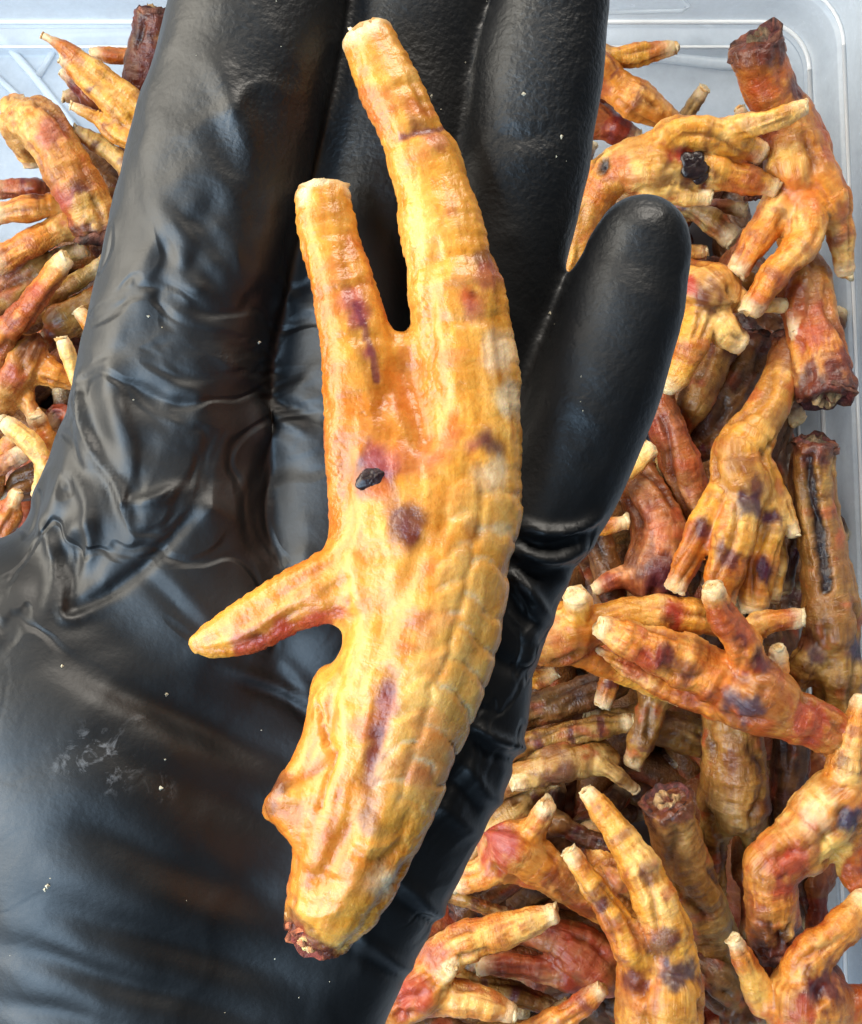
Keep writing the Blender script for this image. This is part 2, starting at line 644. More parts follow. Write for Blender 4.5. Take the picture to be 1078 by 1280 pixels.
def rib(pts, r, name='floor_rib'):
    """a rounded moulded bead along a polyline of world points"""
    pts = [np.array(p, float) for p in pts]
    V, F, ns = [], [], 7
    for i, p in enumerate(pts):
        t = pts[min(i + 1, len(pts) - 1)] - pts[max(i - 1, 0)]
        t = t / np.linalg.norm(t)
        s = np.cross(t, [0, 0, 1.0])
        s = s / (np.linalg.norm(s) + 1e-9)
        u = np.cross(s, t)
        for k in range(ns):
            a = math.pi * 2 * k / ns
            V.append(p + r * (s * math.cos(a) + 0.7 * u * math.sin(a)))
    for i in range(len(pts) - 1):
        for k in range(ns):
            k2 = (k + 1) % ns
            F.append((i * ns + k, i * ns + k2, (i + 1) * ns + k2, (i + 1) * ns + k))
    F.append(tuple(range(ns)))
    F.append(tuple((len(pts) - 1) * ns + k for k in range(ns - 1, -1, -1)))
    return make_obj(name, V, F, PLASTIC, tub)


ZR = ZF + 0.0006
rib([P(-60, -10, ZR), P(0, 46, ZR), P(40, 92, ZR), P(78, 140, ZR), P(130, 200, ZR)], 0.0016)
rib([P(-40, 62, ZR), P(20, 118, ZR), P(66, 176, ZR), P(100, 230, ZR)], 0.0012)
rib([P(48, 95, ZR), P(70, 60, ZR), P(80, 46, ZR), P(160, 42, ZR), P(420, 42, ZR)], 0.0013)
rib([P(750, 70, ZR), P(830, 72, ZR), P(900, 80, ZR), P(990, 82, ZR)], 0.0022)
rib([P(868, 28, ZR), P(886, 32, ZR), P(896, 44, ZR), P(914, 60, ZR), P(930, 84, ZR)], 0.0011)
rib([P(812, -40, ZR + 0.02), P(850, -6, ZR + 0.015), P(862, 8, ZR + 0.012), P(852, 14, ZR + 0.01), P(760, 16, ZR + 0.01)], 0.0009)

EDGE = plastic_material()  # near-white copy of the plastic, painting light gathered along the tub edges
EDGE.name = 'edge_gleam_plastic'
for n_ in EDGE.node_tree.nodes:
    if n_.type == 'BSDF_PRINCIPLED':
        for l_ in list(n_.inputs['Alpha'].links):
            EDGE.node_tree.links.remove(l_)
        n_.inputs['Alpha'].default_value = 0.9
        n_.inputs['Base Color'].default_value = (0.93, 0.95, 0.97, 1)
for inset, zz, rr_ in ((0.0040, 0.0036, 0.0009), (-0.0030, 0.0216, 0.0007), (0.0128, 0.0026, 0.0006)):  # beads added to carry the painted edge light
    pts_ = ring(inset, ZF + zz, 0.020 - inset * 0.6)
    o_ = rib(list(pts_) + [pts_[0]], rr_, 'edge_gleam_bead')
    o_.data.materials[0] = EDGE
tv = [(-1.2, -1.2, ZF - 0.004), (1.2, -1.2, ZF - 0.004), (1.2, 1.2, ZF - 0.004), (-1.2, 1.2, ZF - 0.004),
      (-1.2, -1.2, ZF - 0.034), (1.2, -1.2, ZF - 0.034), (1.2, 1.2, ZF - 0.034), (-1.2, 1.2, ZF - 0.034)]
tb = make_obj('ground', tv, [(0, 1, 2, 3), (7, 6, 5, 4), (0, 4, 5, 1), (1, 5, 6, 2), (2, 6, 7, 3), (3, 7, 4, 0)], TABLE, smooth=False)
tag(tb, kind='structure')

# ------------------------------------------------------------------ chicken feet
PAL = {  # pale, middle, deep skin colours (linear)
    'h': ((.80, .47, .13), (.73, .33, .050), (.58, .19, .022)),
    'y': ((.82, .50, .15), (.70, .33, .046), (.50, .150, .016)),
    'o': ((.81, .46, .13), (.66, .25, .036), (.39, .085, .015)),
    'r': ((.66, .30, .12), (.42, .11, .036), (.22, .030, .014)),
    'd': ((.26, .14, .05), (.13, .052, .019), (.05, .014, .008)),  # near-black skin; on low feet it also paints the shade of the gaps
    'g': ((.58, .38, .13), (.38, .20, .045), (.20, .085, .018)),
}
PURPLE = np.array((.075, .012, .024))
GREYB = np.array((.050, .030, .050))
CREAM = np.array((.86, .68, .40))


def disc_end(name, c, tvec, r, kind, parent, seed):
    """rough cut face closing a toe ('toe') or a shank ('bone')"""
    t = np.asarray(tvec, float)
    t = t / np.linalg.norm(t)
    t = t + np.random.default_rng(seed + 900).uniform(-.28, .28, 3)
    t = t / np.linalg.norm(t)
    u = np.cross(t, [0.31, 0.2, 0.93])
    u /= np.linalg.norm(u)
    v = np.cross(t, u)
    nr, na = (9, 26) if kind == 'bone' else (6, 18)
    rows, V, C = [], [], []
    rs = np.random.default_rng(seed)
    ph = rs.uniform(0, 6.28, 4)
    prof = np.linspace(1, 0, nr) ** 0.9
    hollow = rs.random() < 0.45
    bone = rs.random() < 0.5
    off = rs.uniform(-.3, .3, 2) if kind == 'bone' else (0, 0)
    lump = rs.uniform(-1, 1, (nr, na))
    for _ in range(2):
        lump = .5 * lump + .25 * np.roll(lump, 1, 1) + .25 * np.roll(lump, -1, 1)
    for i, f in enumerate(prof):
        for k in range(na):
            a = 2 * math.pi * k / na
            wob = 1 + 0.12 * math.sin(2 * a + ph[0]) + 0.08 * math.sin(3 * a + ph[1]) + 0.05 * math.sin(7 * a + ph[2]) + .10 * lump[i, k]
            rr = r * f * wob
            if kind == 'bone':
                hgt = 0.12 * r * (1 - f) + r * 0.40 * lump[i, k] + .10 * r * rs.random() * (f < .95)
                if 0.42 < f < 0.75:
                    hgt -= 0.20 * r
                if f < 0.4:
                    hgt += 0.10 * r
                if f < 0.2:
                    hgt -= 0.22 * r
                if f > 0.8:
                    col = np.array((.13, .045, .024)) * rs.uniform(.2, 2.4)
                elif f > 0.42:
                    col = np.array((.075, .014, .012)) * rs.uniform(.4, 2.2)
                elif f > 0.2:
                    col = np.array((.66, .42, .20)) * rs.uniform(.35, 1.15) * (1 if lump[i, k] > -.2 and bone else .25)
                else:
                    col = np.array((.22, .07, .03)) * rs.uniform(.5, 1.4)
            else:
                hgt = 0.10 * r * (1 - f * f) + r * 0.30 * lump[i, k] + r * .12 * rs.random()
                col = (CREAM if lump[i, k] > -.12 else np.array((.66, .36, .12))) * rs.uniform(.7, 1.1)
                if hollow and f < 0.62:
                    hgt -= 0.38 * r
                    col = np.array((.62, .34, .12)) * rs.uniform(.6, 1.1)
                elif f < .5:
                    col = np.array((.78, .52, .22)) * rs.uniform(.75, 1.1)
            V.append(np.asarray(c) + rr * (u * math.cos(a) + v * math.sin(a)) + t * hgt + r * (1 - f) * (u * off[0] + v * off[1]))
            C.append(col)
    # skirt tucked into the skin
    for k in range(na):
        V.append(np.asarray(c) - t * 0.35 * r + 0.86 * r * (u * math.cos(2 * math.pi * k / na) + v * math.sin(2 * math.pi * k / na)))
        C.append(C[k])
    F = []
    for i in range(nr - 1):
        for k in range(na):
            k2 = (k + 1) % na
            F.append((i * na + k, i * na + k2, (i + 1) * na + k2, (i + 1) * na + k))
    s0 = nr * na
    for k in range(na):
        k2 = (k + 1) % na
        F.append((s0 + k, s0 + k2, k2, k))
    F.append(tuple((s0 + k) for k in range(na - 1, -1, -1)))
    V, C = np.array(V), np.clip(np.array(C), 0, 1)
    return make_obj(name, V, F, CUT, parent, origin=c, attrs={'Col': C}, smooth=True)


ZREF = -0.222


def build_foot(name, label, chains, tone='o', stains=(), seed=1, h=0.00085, k=0.004, flat=1.0,
               group=None, rough=1.0, ends=True, scute=1.0, slim=1.0, mott=0.8, wrk=0.7, dry=1.0, brown=0.6, tiplen=0.0065, folds=(), cvar=1.0, bruise=0.5, slits=(), detail=None):
    """chains: list of (kind, [(x, y, z, r)...] in metres, from body to the tip, cut_tip)"""
    chains = [(kd, [(p[0], p[1], p[2], p[3] * slim) for p in pp], ct) for kd, pp, ct in chains]
    cs = [catmull(c[1]) for c in chains]
    fld = Field(cs, h, 0.007)
    for (kind, _, cut), c in zip(chains, cs):
        fld.chain(c, k, flat if kind != 'toe' else 0.5 + 0.5 * flat, cut=(False, cut))
    V, Q, E = fld.mesh(3)
    N = normals(V, Q)
    # bone coordinates of every vertex
    best = np.full(len(V), 1e9)
    sec = np.full(len(V), 9.0)
    S = np.zeros(len(V)); A = np.zeros(len(V)); R = np.zeros(len(V)); TIP = np.full(len(V), 9.0); CH = np.zeros(len(V), int)
    for ci, ((kind, _, cut), c) in enumerate(zip(chains, cs)):
        seg = np.linalg.norm(np.diff(c[:, :3], axis=0), axis=1)
        cum = np.concatenate([[0], np.cumsum(seg)])
        before = best.copy()
        mine = np.full(len(V), 1e9)
        for i in range(len(c) - 1):
            d = c[i + 1, :3] - c[i, :3]
            L2 = d @ d + 1e-14
            t = np.clip((V - c[i, :3]) @ d / L2, 0, 1)
            e = V - c[i, :3] - t[:, None] * d
            r = c[i, 3] + (c[i + 1, 3] - c[i, 3]) * t
            dist = np.linalg.norm(e, axis=1) / np.maximum(r, 1e-4)
            mine = np.minimum(mine, dist)
            m = dist < best
            if not m.any():
                continue
            T = d / math.sqrt(L2)
            U = np.array([0, 0, 1.0]) - T * T[2]
            U = U / (np.linalg.norm(U) + 1e-6)
            W = np.cross(T, U)
            best[m] = dist[m]
            S[m] = (cum[i] + t * seg[i])[m]
            A[m] = np.arctan2(e @ W, e @ U)[m]
            R[m] = r[m]
            TIP[m] = (cum[-1] - S[m]) if cut else 9.0
            CH[m] = ci
        sec = np.minimum(sec, np.maximum(before, mine))
    sd = seed * 31
    iss = np.array([c[0] != 'toe' for c in chains])[CH]
    px = V * 1000.0                                   # millimetres
    big = fbm(px, 0.11, sd, 3) - 0.5
    mid = fbm(px, 0.32, sd + 3, 3) - 0.5
    fine = fbm(px, 0.9, sd + 5, 2) - 0.5
    # wrinkles running along the bone
    q = np.stack([S * 1000 / 7.0, np.cos(A) * R * 1000 / 1.5, np.sin(A) * R * 1000 / 1.5 + CH * 9], 1)
    lw = fbm(q, 1.0, sd + 7, 2) - 0.5
    lw = -np.abs(lw) * 1.6 + 0.12
    # transverse scutes on the upper/outer side, stepped like roof tiles
    per = np.where(iss, 2.6, 1.7)
    ph = (S * 1000 + 1.4 * (fbm(px, 0.25, sd + 9, 2) - .5)) / per
    saw = (ph - np.floor(ph))
    face = sstep(-0.15, 0.55, np.cos(A - 0.5))
    sc = (sstep(0.0, 0.18, saw) * (1 - 0.75 * saw)) * face * scute
    ring_w = np.sin(ph * 2 * np.pi * 0.5 + mid * 4)
    disp = (1.3 * big + 0.55 * mid + 0.14 * fine) * np.where(iss, 1.0, .7) * rough + 0.60 * lw * rough + 0.30 * (sc - .4) * rough + 0.10 * ring_w * rough
    # dried-out form: oval sections, knuckles on the toes, sunken grooves beside the tendons
    rs = np.random.default_rng(sd + 5)
    nc = len(chains)
    phi, kph, g1, g2 = rs.uniform(0, 6.28, nc)[CH], rs.uniform(0, 6.28, nc)[CH], rs.uniform(-1.3, 0.1, nc)[CH], rs.uniform(.2, 1.5, nc)[CH]
    kn = np.cos(2 * np.pi * S * 1000 / 10.5 + kph)
    away = sstep(1.02, 1.4, sec / np.maximum(best, 1e-6))
    disp += dry * away * R * 1000 * (0.10 * np.cos(2 * A + phi) + np.where(iss, 0.02, 0.055) * kn)
    wob = 0.35 * np.sin(S * 1000 / 6.0 + kph)
    gr = 0
    for ga in (g1, g2):
        da = np.abs((A - ga - wob + np.pi) % (2 * np.pi) - np.pi)
        gr = gr + np.exp(-(da / 0.20) ** 2)
    gr = gr * sstep(0.35, 0.6, fbm(px, 0.12, sd + 61, 2)) * sstep(0.0, 0.006, TIP) * away
    disp -= dry * 0.22 * R * 1000 * gr
    tipk = sstep(0.0, 0.004, TIP)
    disp *= 0.45 + 0.55 * tipk
    # ---------------- colours
    pale, midc, deep = [np.array(c) for c in PAL[tone]]
    f1 = np.clip(0.5 + cvar * (2.7 * (fbm(px, 0.062, sd + 21, 3) - 0.5) + .55 * mid + .4 * lw), 0, 1)
    C = midc + (pale - midc) * sstep(0.55, 1.0, f1)[:, None] + (deep - midc) * sstep(0.42, 0.0, f1)[:, None]
    C = C * (1 + 0.22 * fine + 0.16 * (sc - 0.4))[:, None]
    C += (np.array((.34, .145, .034)) - C) * (brown * iss * sstep(.30, .62, fbm(px, 0.10, sd + 27, 3)))[:, None]
    red = sstep(0.60, 0.72, fbm(px, 0.14, sd + 33, 3))
    C += (np.array((.45, .085, .03)) - C) * (0.6 * red)[:, None]
    # bruises sit in bands at the joints and in patches
    br = sstep(0.60 - 0.09 * bruise, 0.78 - 0.06 * bruise, fbm(px, 0.19, sd + 41, 4)) * bruise * .7
    C += (PURPLE * (1 + 2 * (mid[:, None] + .5)) - C) * (np.clip(br, 0, 1) * 0.85)[:, None]
    joint = (~iss) * sstep(0.45, 0.95, kn) * sstep(0.15, 0.7, np.cos(A)) * sstep(0.42, 0.62, fbm(px, 0.22, sd + 45, 3)) * min(1, dry)
    C += (PURPLE * 1.3 - C) * (np.clip(joint * (0.12 + bruise) * 1.5, 0, .85))[:, None]
    C += (deep * 0.45 - C) * np.clip(0.6 * gr * dry, 0, .8)[:, None]
    # creases go browner
    cre = sstep(-0.02, -0.30, lw) * 0.35
    C += (deep * 0.6 - C) * cre[:, None]
    X, Y = PX(V)
    up = N[:, 2] > -0.25
    for st in stains:
        sx, sy, sr, kind = st[:4]
        amt = st[4] if len(st) > 4 else 0.9
        dd = np.hypot(X - sx, Y - sy) / sr + 2.0 * (fbm(px * np.array((1., .55, 1.)), 0.36, sd + 51, 4) - 0.5)
        m = sstep(1.3, 0.4, dd) * up * min(1.0, amt * 1.12)
        tgt = {'k': np.array((.018, .009, .010)), 'p': PURPLE, 'g': GREYB, 'r': np.array((.38, .045, .02)), 'b': np.array((.16, .05, .018)),
               'o': np.array((.62, .18, .03)), 'w': np.array((.88, .72, .46)), 'y': np.array((.82, .50, .12)), 'm': np.array((.12, .018, .008)),
               'v': np.array((.36, .075, .070)), 'q': np.array((.24, .055, .022))}[kind]
        C += (tgt - C) * m[:, None]
        if kind in 'k':
            disp -= 1.1 * m
    for (pts, wd, amp) in folds:
        pts = catmull([np.array([a, b_, 0, 14.0]) for a, b_ in pts], 0.6)[:, :2]
        dd = np.full(len(V), 1e9)
        tt = np.zeros(len(V))
        for i_, (a, b_) in enumerate(zip(pts[:-1], pts[1:])):
            dv = b_ - a
            t = np.clip(((X - a[0]) * dv[0] + (Y - a[1]) * dv[1]) / (dv @ dv + 1e-9), 0, 1)
            e_ = np.hypot(X - a[0] - t * dv[0], Y - a[1] - t * dv[1])
            m_ = e_ < dd
            dd[m_] = e_[m_]
            tt[m_] = ((i_ + t) / (len(pts) - 1))[m_]
        gm = np.exp(-(dd / wd + .8 * (fbm(px, 0.5, sd + 71, 2) - .5)) ** 2) * up * np.sin(np.pi * np.clip(tt, .05, .95)) ** .5
        disp += amp * gm
        if amp < 0:
            C += (deep * .8 - C) * np.clip(-0.45 * amp * gm, 0, .6)[:, None]
        else:
            C += (pale - C) * np.clip(0.35 * amp * gm, 0, .5)[:, None]
    for (pts, wd, kind) in slits:
        dd = np.full(len(V), 1e9)
        pts = np.array(pts, float)
        for a, b in zip(pts[:-1], pts[1:]):
            d = b - a
            t = np.clip(((X - a[0]) * d[0] + (Y - a[1]) * d[1]) / (d @ d), 0, 1)
            dd = np.minimum(dd, np.hypot(X - a[0] - t * d[0], Y - a[1] - t * d[1]))
        m = sstep(1.3, 0.6, dd / wd + 1.0 * (fbm(px, 0.6, sd + 57, 3) - .5)) * up
        if kind == 'k':
            C += (np.array((.020, .010, .010)) - C) * m[:, None]
            disp -= 2.2 * m
        elif kind == 'p':
            C += (PURPLE * 1.6 - C) * (0.75 * m)[:, None]
        elif kind == 'c':
            C += (deep - C) * (0.7 * m)[:, None]
            disp -= 0.7 * m
        elif kind == 'v':
            gm = np.exp(-(dd / wd) ** 2) * up
            disp -= 1.7 * gm
            C += (np.array((.60, .20, .03)) - C) * (0.6 * gm)[:, None]  # groove shade painted in as deep orange
        elif kind == 'q':
            C += (np.array((.20, .045, .020)) - C) * (0.55 * m)[:, None]
            disp -= 0.4 * m
        elif kind == 'r':
            C += (np.array((.42, .06, .03)) - C) * (0.75 * m)[:, None]
    # toe ends go pale, shank ends dark
    te = (~iss) * sstep(tiplen, 0.0005, TIP + 0.006 * mid)
    C += (CREAM - C) * (0.75 * te)[:, None]
    se = iss * sstep(0.0075, 0.001, TIP + 0.016 * mid)
    C += (np.array((.10, .026, .016)) * (0.5 + 2.2 * (fbm(px, 0.5, sd + 63, 3) ** 2))[:, None] - C) * (0.9 * se)[:, None]
    disp += se * 3.0 * (fbm(px, 0.42, sd + 65, 3) - .55)
    C = np.clip(C, 0.004, 0.88)
    peb = np.clip(1.0 - face, 0, 1) * (0.6 + .8 * (mid + .5))
    if detail is not None:
        disp, C, peb = detail(V, N, S, A, R, CH, X, Y, disp, C, peb, px)
    V = V + N * (disp * 0.001)[:, None]
    org = chains[0][1][0][:3]
    ob = make_obj(name, V, Q, SKIN, None, origin=org, attrs={'Col': C, 'peb': peb, 'mott': np.full(len(V), mott), 'wrk': wrk * sstep(1.02, 1.5, sec / np.maximum(best, 1e-6)), 'bone': np.stack([S * 1000, np.cos(A) * R * 1000, np.sin(A) * R * 1000 + 7.0 * CH], 1)})
    tag(ob, label, 'chicken foot', group)
    if ends:
        for i, ((kind, _, cut), c) in enumerate(zip(chains, cs)):
            if not cut:
                continue
            tvec = c[-1, :3] - c[-2, :3]
            tvec = tvec / np.linalg.norm(tvec)
            if kind == 'toe':
                disc_end('toe_end', c[-1, :3] - tvec * 0.0004, tvec, c[-1, 3] * 0.90, 'toe', ob, seed * 13 + i)
            elif cut:
                disc_end('bone_end', c[-1, :3] - tvec * 0.0004, tvec, c[-1, 3] * 0.92, 'bone', ob, seed * 13 + i)
    return ob


def conv(pts, z0):
    out = []
    for p in pts:
        z = ZREF + (z0 + (p[3] if len(p) > 3 else 0)) / 1000.0
        w = P(p[0], p[1], z)
        out.append((w[0], w[1], w[2], RP(p[2], z)))
    return out


def pile_foot(label, z, toes=(), shank=None, tone='o', ext=None, shank_cut=True, **kw):
    """toes and shank are given tip-last from the body outwards, in pixels (x, y, radius[, dz mm]).
    ext = (dx, dy): where the hidden pad and shank lie, for a foot of which only toes show."""
    pile_foot.n += 1
    ch = []
    if shank:
        ch.append(('shank', conv(shank, z), shank_cut))
    if ext is not None:
        b = toes[0][0]
        r = b[2]
        hid = [(b[0], b[1], r * 1.05, (b[3] if len(b) > 3 else 0) - 1), (b[0] + ext[0] * .45, b[1] + ext[1] * .45, r * 1.55, -8), (b[0] + ext[0], b[1] + ext[1], r * 1.35, -15)]
        ch.append(('shank', conv(hid, z), True))
    for t in toes:
        t = [tuple([p[0], p[1], p[2] * f]) + tuple(p[3:]) for p, f in zip(t, [0.72] + [0.90] * 9)]
        ch.append(('toe', conv(t, z), True))
    return build_foot('chicken_foot', label, ch, tone, seed=pile_foot.n, group='dried chicken feet in the tub', k=0.0013, slim=kw.pop('slim', 0.95), **kw)


pile_foot.n = 10
# ---- right side of the tub, far end
pile_foot('chicken foot leaning in the far right tub corner, cut end raised toward the rim', 8, tone='o',
    shank=[(1000, 212, 52), (990, 165, 44), (966, 120, 37, 4), (950, 75, 38, 10), (944, 50, 40, 13)],
    toes=[[(1000, 205, 48), (1033, 240, 33, 4), (1050, 285, 21), (1057, 345, 14, -6)],
          [(1000, 225, 48), (1008, 295, 30, 4), (972, 338, 24, 5), (936, 392, 20, 2)],
          [(995, 230, 46), (960, 280, 27), (932, 322, 21), (920, 344, 17)]],
    stains=[(996, 110, 18, 'm'), (965, 60, 22, 'm'), (1000, 240, 26, 'o'), (985, 195, 20, 'y')], bruise=0.2)
scabby = pile_foot('chicken foot with a round black scab, toes arching over its neighbours', 14, tone='y',
    shank=[(815, 205, 40), (765, 215, 30, -2), (728, 270, 29, -8), (690, 372, 27, -14), (650, 470, 26, -20)],
    toes=[[(815, 195, 36), (850, 166, 25, 5), (905, 172, 24, 4), (955, 193, 17, 0)],
          [(830, 215, 36), (868, 212, 29), (917, 221, 24), (974, 236, 15)],
          [(815, 235, 28), (850, 245, 15), (890, 248, 12)],
          [(850, 185, 26, -2), (900, 164, 18, 2), (925, 158, 18, 8), (965, 150, 17, 14), (1010, 132, 13, 16)]],
    stains=[(868, 208, 28, 'm', 1.0), (850, 190, 16, 'r'), (752, 205, 13, 'k')], bruise=0.12)
pile_foot('slim pale toe poking out right of the ring finger near the far wall', 4, tone='y', ext=(-120, 15),
    toes=[[(752, 76, 20), (800, 68, 17), (846, 59, 12)]], bruise=.2)
pile_foot('thick orange toe sloping down to the right beside the ring finger', 4, tone='o', ext=(-110, -50),
    toes=[[(748, 92, 30), (798, 126, 27), (852, 156, 13, -6)]], bruise=.35)
pile_foot('short pinkish brown toe tucked under the thick orange toe', -8, tone='r', ext=(-110, -50),
    toes=[[(744, 148, 26), (770, 162, 22), (800, 174, 14)]])
pile_foot('tiny lone toe standing up before the blue tub floor', -12, tone='g', ext=(-30, 90),
    toes=[[(846, 168, 13), (862, 138, 12), (882, 109, 10, 6)]], bruise=.7)
pile_foot('stubby brown ended toe below the scabbed foot', -8, tone='g', ext=(-90, -10),
    toes=[[(850, 255, 14), (890, 276, 19), (918, 300, 20)]], stains=[(916, 296, 18, 'b')])
pile_foot('small blunt toe tip showing at the right of the little finger', -4, tone='y', ext=(-90, 10),
    toes=[[(845, 316, 15), (864, 315, 14), (884, 315, 12)]], bruise=0)
pile_foot('crumpled yellow foot with a wrinkled brown sore right of the little finger', 4, tone='y', shank=[(885, 365, 42), (850, 350, 32, -8), (800, 330, 28, -16)],
    toes=[[(878, 385, 34), (868, 420, 25, 6), (852, 460, 20, 4), (836, 484, 17)],
          [(890, 385, 30), (905, 412, 23, 4), (930, 432, 17, 2)],
          [(905, 370, 26), (950, 380, 13, 1), (984, 382, 12)]],
    stains=[(882, 368, 22, 'b'), (862, 360, 14, 'r')], bruise=.1)
pile_foot('orange shank by the right wall ending in a dark maroon cut stump', 2, tone='o',
    shank=[(1003, 345, 34, -8), (1014, 400, 33, -2), (1026, 450, 36, 2), (1034, 496, 41, 4)],
    toes=[[(1003, 340, 26, -6), (994, 380, 15, 2), (996, 416, 12, 2)], [(1010, 335, 28, -8), (985, 300, 20, -12), (980, 270, 16, -14)]],
    stains=[(1030, 478, 44, 'm', .9), (1008, 500, 24, 'm'), (1060, 490, 22, 'm'), (1010, 420, 22, 'r', .6)], bruise=.25)
# ---- right side, middle
pile_foot('long spread foot with purple banded toes pointing down, centre right', 6, tone='y',
    shank=[(932, 600, 46), (925, 570, 42), (958, 515, 31, -3), (978, 470, 28, -8), (988, 430, 28, -13)],
    toes=[[(915, 605, 34), (884, 645, 24, 2), (863, 693, 22, 2), (843, 738, 18)],
          [(930, 610, 40), (921, 660, 32, 6), (908, 710, 28, 6), (897, 757, 23, 2)],
          [(945, 605, 32), (962, 645, 23), (950, 710, 24), (941, 764, 21, -3)],
          [(950, 620, 24, -6), (974, 690, 15, -8), (964, 752, 15, -10)],
          [(955, 590, 24), (977, 628, 15), (994, 672, 11)]],
    stains=[(938, 632, 17, 'g', .8), (945, 611, 17, 'p', .7), (912, 697, 20, 'p', .75), (879, 660, 15, 'p', .8), (963, 646, 13, 'p', .9), (953, 714, 17, 'p', .9), (870, 700, 12, 'b', .6), (925, 582, 16, 'b', .5), (985, 440, 30, 'b', .6)], bruise=.1, rough=.8)
pile_foot('upright foot at the right wall with a long black split down its shank', 0, tone='g',
    shank=[(1040, 780, 44), (1036, 735, 40), (1028, 680, 34), (1019, 610, 31, 2), (1020, 552, 31, 5)],
    toes=[[(1035, 790, 38), (1008, 828, 25), (990, 862, 20, -4)], [(1045, 795, 40), (1047, 845, 34), (1044, 900, 32, -4)]],
    stains=[(1005, 800, 16, 'b'), (1070, 810, 16, 'g'), (1022, 820, 12, 'g', .7), (1020, 560, 24, 'm', .7)],
    slits=[([(1010, 575), (1016, 620), (1026, 670), (1034, 735)], 8, 'k')], bruise=.1)
pile_foot('dark red shank slanting beside the little finger', -8, tone='r',
    shank=[(868, 630, 27, -6), (845, 565, 27), (820, 495, 23), (808, 462, 22)], bruise=.25, shank_cut=True,
    toes=[[(868, 635, 24, -6), (880, 670, 20, -12), (885, 710, 16, -20)]])
pile_foot('greyish tan shank leaning left of a dark shadowed one', -14, tone='g', shank=[(846, 540, 20, -8), (868, 502, 25), (886, 470, 24), (905, 436, 22)],
    toes=[[(846, 545, 18, -8), (830, 580, 14, -14), (822, 610, 11, -16)]])
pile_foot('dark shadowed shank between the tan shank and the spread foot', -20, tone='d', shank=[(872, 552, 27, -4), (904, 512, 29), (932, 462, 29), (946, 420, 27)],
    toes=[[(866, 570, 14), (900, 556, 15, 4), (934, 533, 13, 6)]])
pile_foot('pale toe tip beside the base of the little finger, upper of two', 0, tone='y', ext=(-90, 70),
    toes=[[(762, 608, 17), (790, 582, 16), (817, 558, 14)]], bruise=.3)
pile_foot('ragged pale toe tip beside the base of the little finger, lower of two', 0, tone='y', ext=(-90, 20),
    toes=[[(726, 664, 14), (752, 659, 14), (785, 652, 13)]], bruise=.1)
pile_foot('scaly brown foot with a purple patch, below the little finger', -10, tone='r',
    shank=[(818, 712, 44), (826, 670, 40), (806, 620, 34, -3), (782, 578, 30, -8)],
    toes=[[(810, 725, 34), (775, 722, 16, 2), (742, 738, 12)], [(825, 725, 38), (840, 760, 28, -6), (850, 800, 20, -14)]],
    stains=[(826, 718, 30, 'p', .8), (790, 700, 18, 'g', .5), (800, 690, 30, 'b', .5)], bruise=.2, scute=1.6)
pile_foot('yellow orange foot lying sideways with a short upright stump by the glove', 6, tone='y',
    shank=[(705, 792, 42), (660, 800, 34), (600, 810, 30, -8)],
    toes=[[(715, 780, 30), (724, 765, 20, 4), (719, 742, 19, 10)], [(715, 795, 36), (765, 775, 27), (830, 768, 27), (905, 776, 22, -4)],
          [(715, 812, 26), (790, 850, 13, -4), (850, 876, 10, -8)]],
    stains=[(840, 772, 20, 'r'), (832, 776, 11, 'b'), (770, 800, 18, 'b', .5)], bruise=.05, rough=.9)
pile_foot('bold orange foot with open toes and purple bruises, one hollow toe pointing up', 14, tone='o',
    shank=[(940, 868, 52), (985, 893, 36), (1020, 905, 33), (1060, 928, 31, -4)],
    toes=[[(930, 868, 46), (868, 832, 40), (803, 806, 30, 4), (748, 782, 18, 4)],
          [(935, 850, 42), (930, 808, 27, 8), (902, 768, 22, 12), (890, 732, 17, 16)],
          [(930, 830, 24, -6), (944, 784, 18, -3), (1006, 771, 15)],
          [(955, 855, 24, -2), (974, 838, 15), (971, 808, 14, 3)],
          [(930, 890, 30, -4), (850, 870, 16, -6), (740, 812, 10, -8)]],
    stains=[(935, 886, 22, 'g', .8), (916, 875, 18, 'g', .7), (830, 822, 16, 'p', .8), (955, 830, 18, 'p', .7), (862, 838, 16, 'p', .6), (928, 802, 12, 'p', .7), (1015, 905, 36, 'r', .75), (905, 830, 30, 'o', .6), (800, 830, 26, 'r', .7)],
    bruise=.15, rough=1.1)
# ---- right side, near end
pile_foot('small pale toe tip at the glove edge under the sideways yellow foot', -6, tone='y', ext=(-80, 10),
    toes=[[(655, 852, 15), (675, 848, 14), (697, 838, 12)]], bruise=.1)
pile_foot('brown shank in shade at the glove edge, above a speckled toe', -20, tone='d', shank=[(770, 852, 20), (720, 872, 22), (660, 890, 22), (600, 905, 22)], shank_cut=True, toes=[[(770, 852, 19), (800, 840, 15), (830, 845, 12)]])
pile_foot('speckled brown toe lying level right of the glove edge', -10, tone='g', ext=(-100, 20),
    toes=[[(640, 934, 20), (735, 912, 18), (792, 901, 13)]], bruise=.6)
pile_foot('single thick toe hanging down under the bruised orange foot', -8, tone='g', ext=(30, -90),
    toes=[[(822, 862, 26), (806, 912, 21), (790, 958, 15, -4)]], bruise=.35)
pile_foot('short stub toe hanging under the sideways yellow foot', -12, tone='o', ext=(20, -80), toes=[[(764, 842, 15), (759, 862, 16), (753, 884, 15)]])
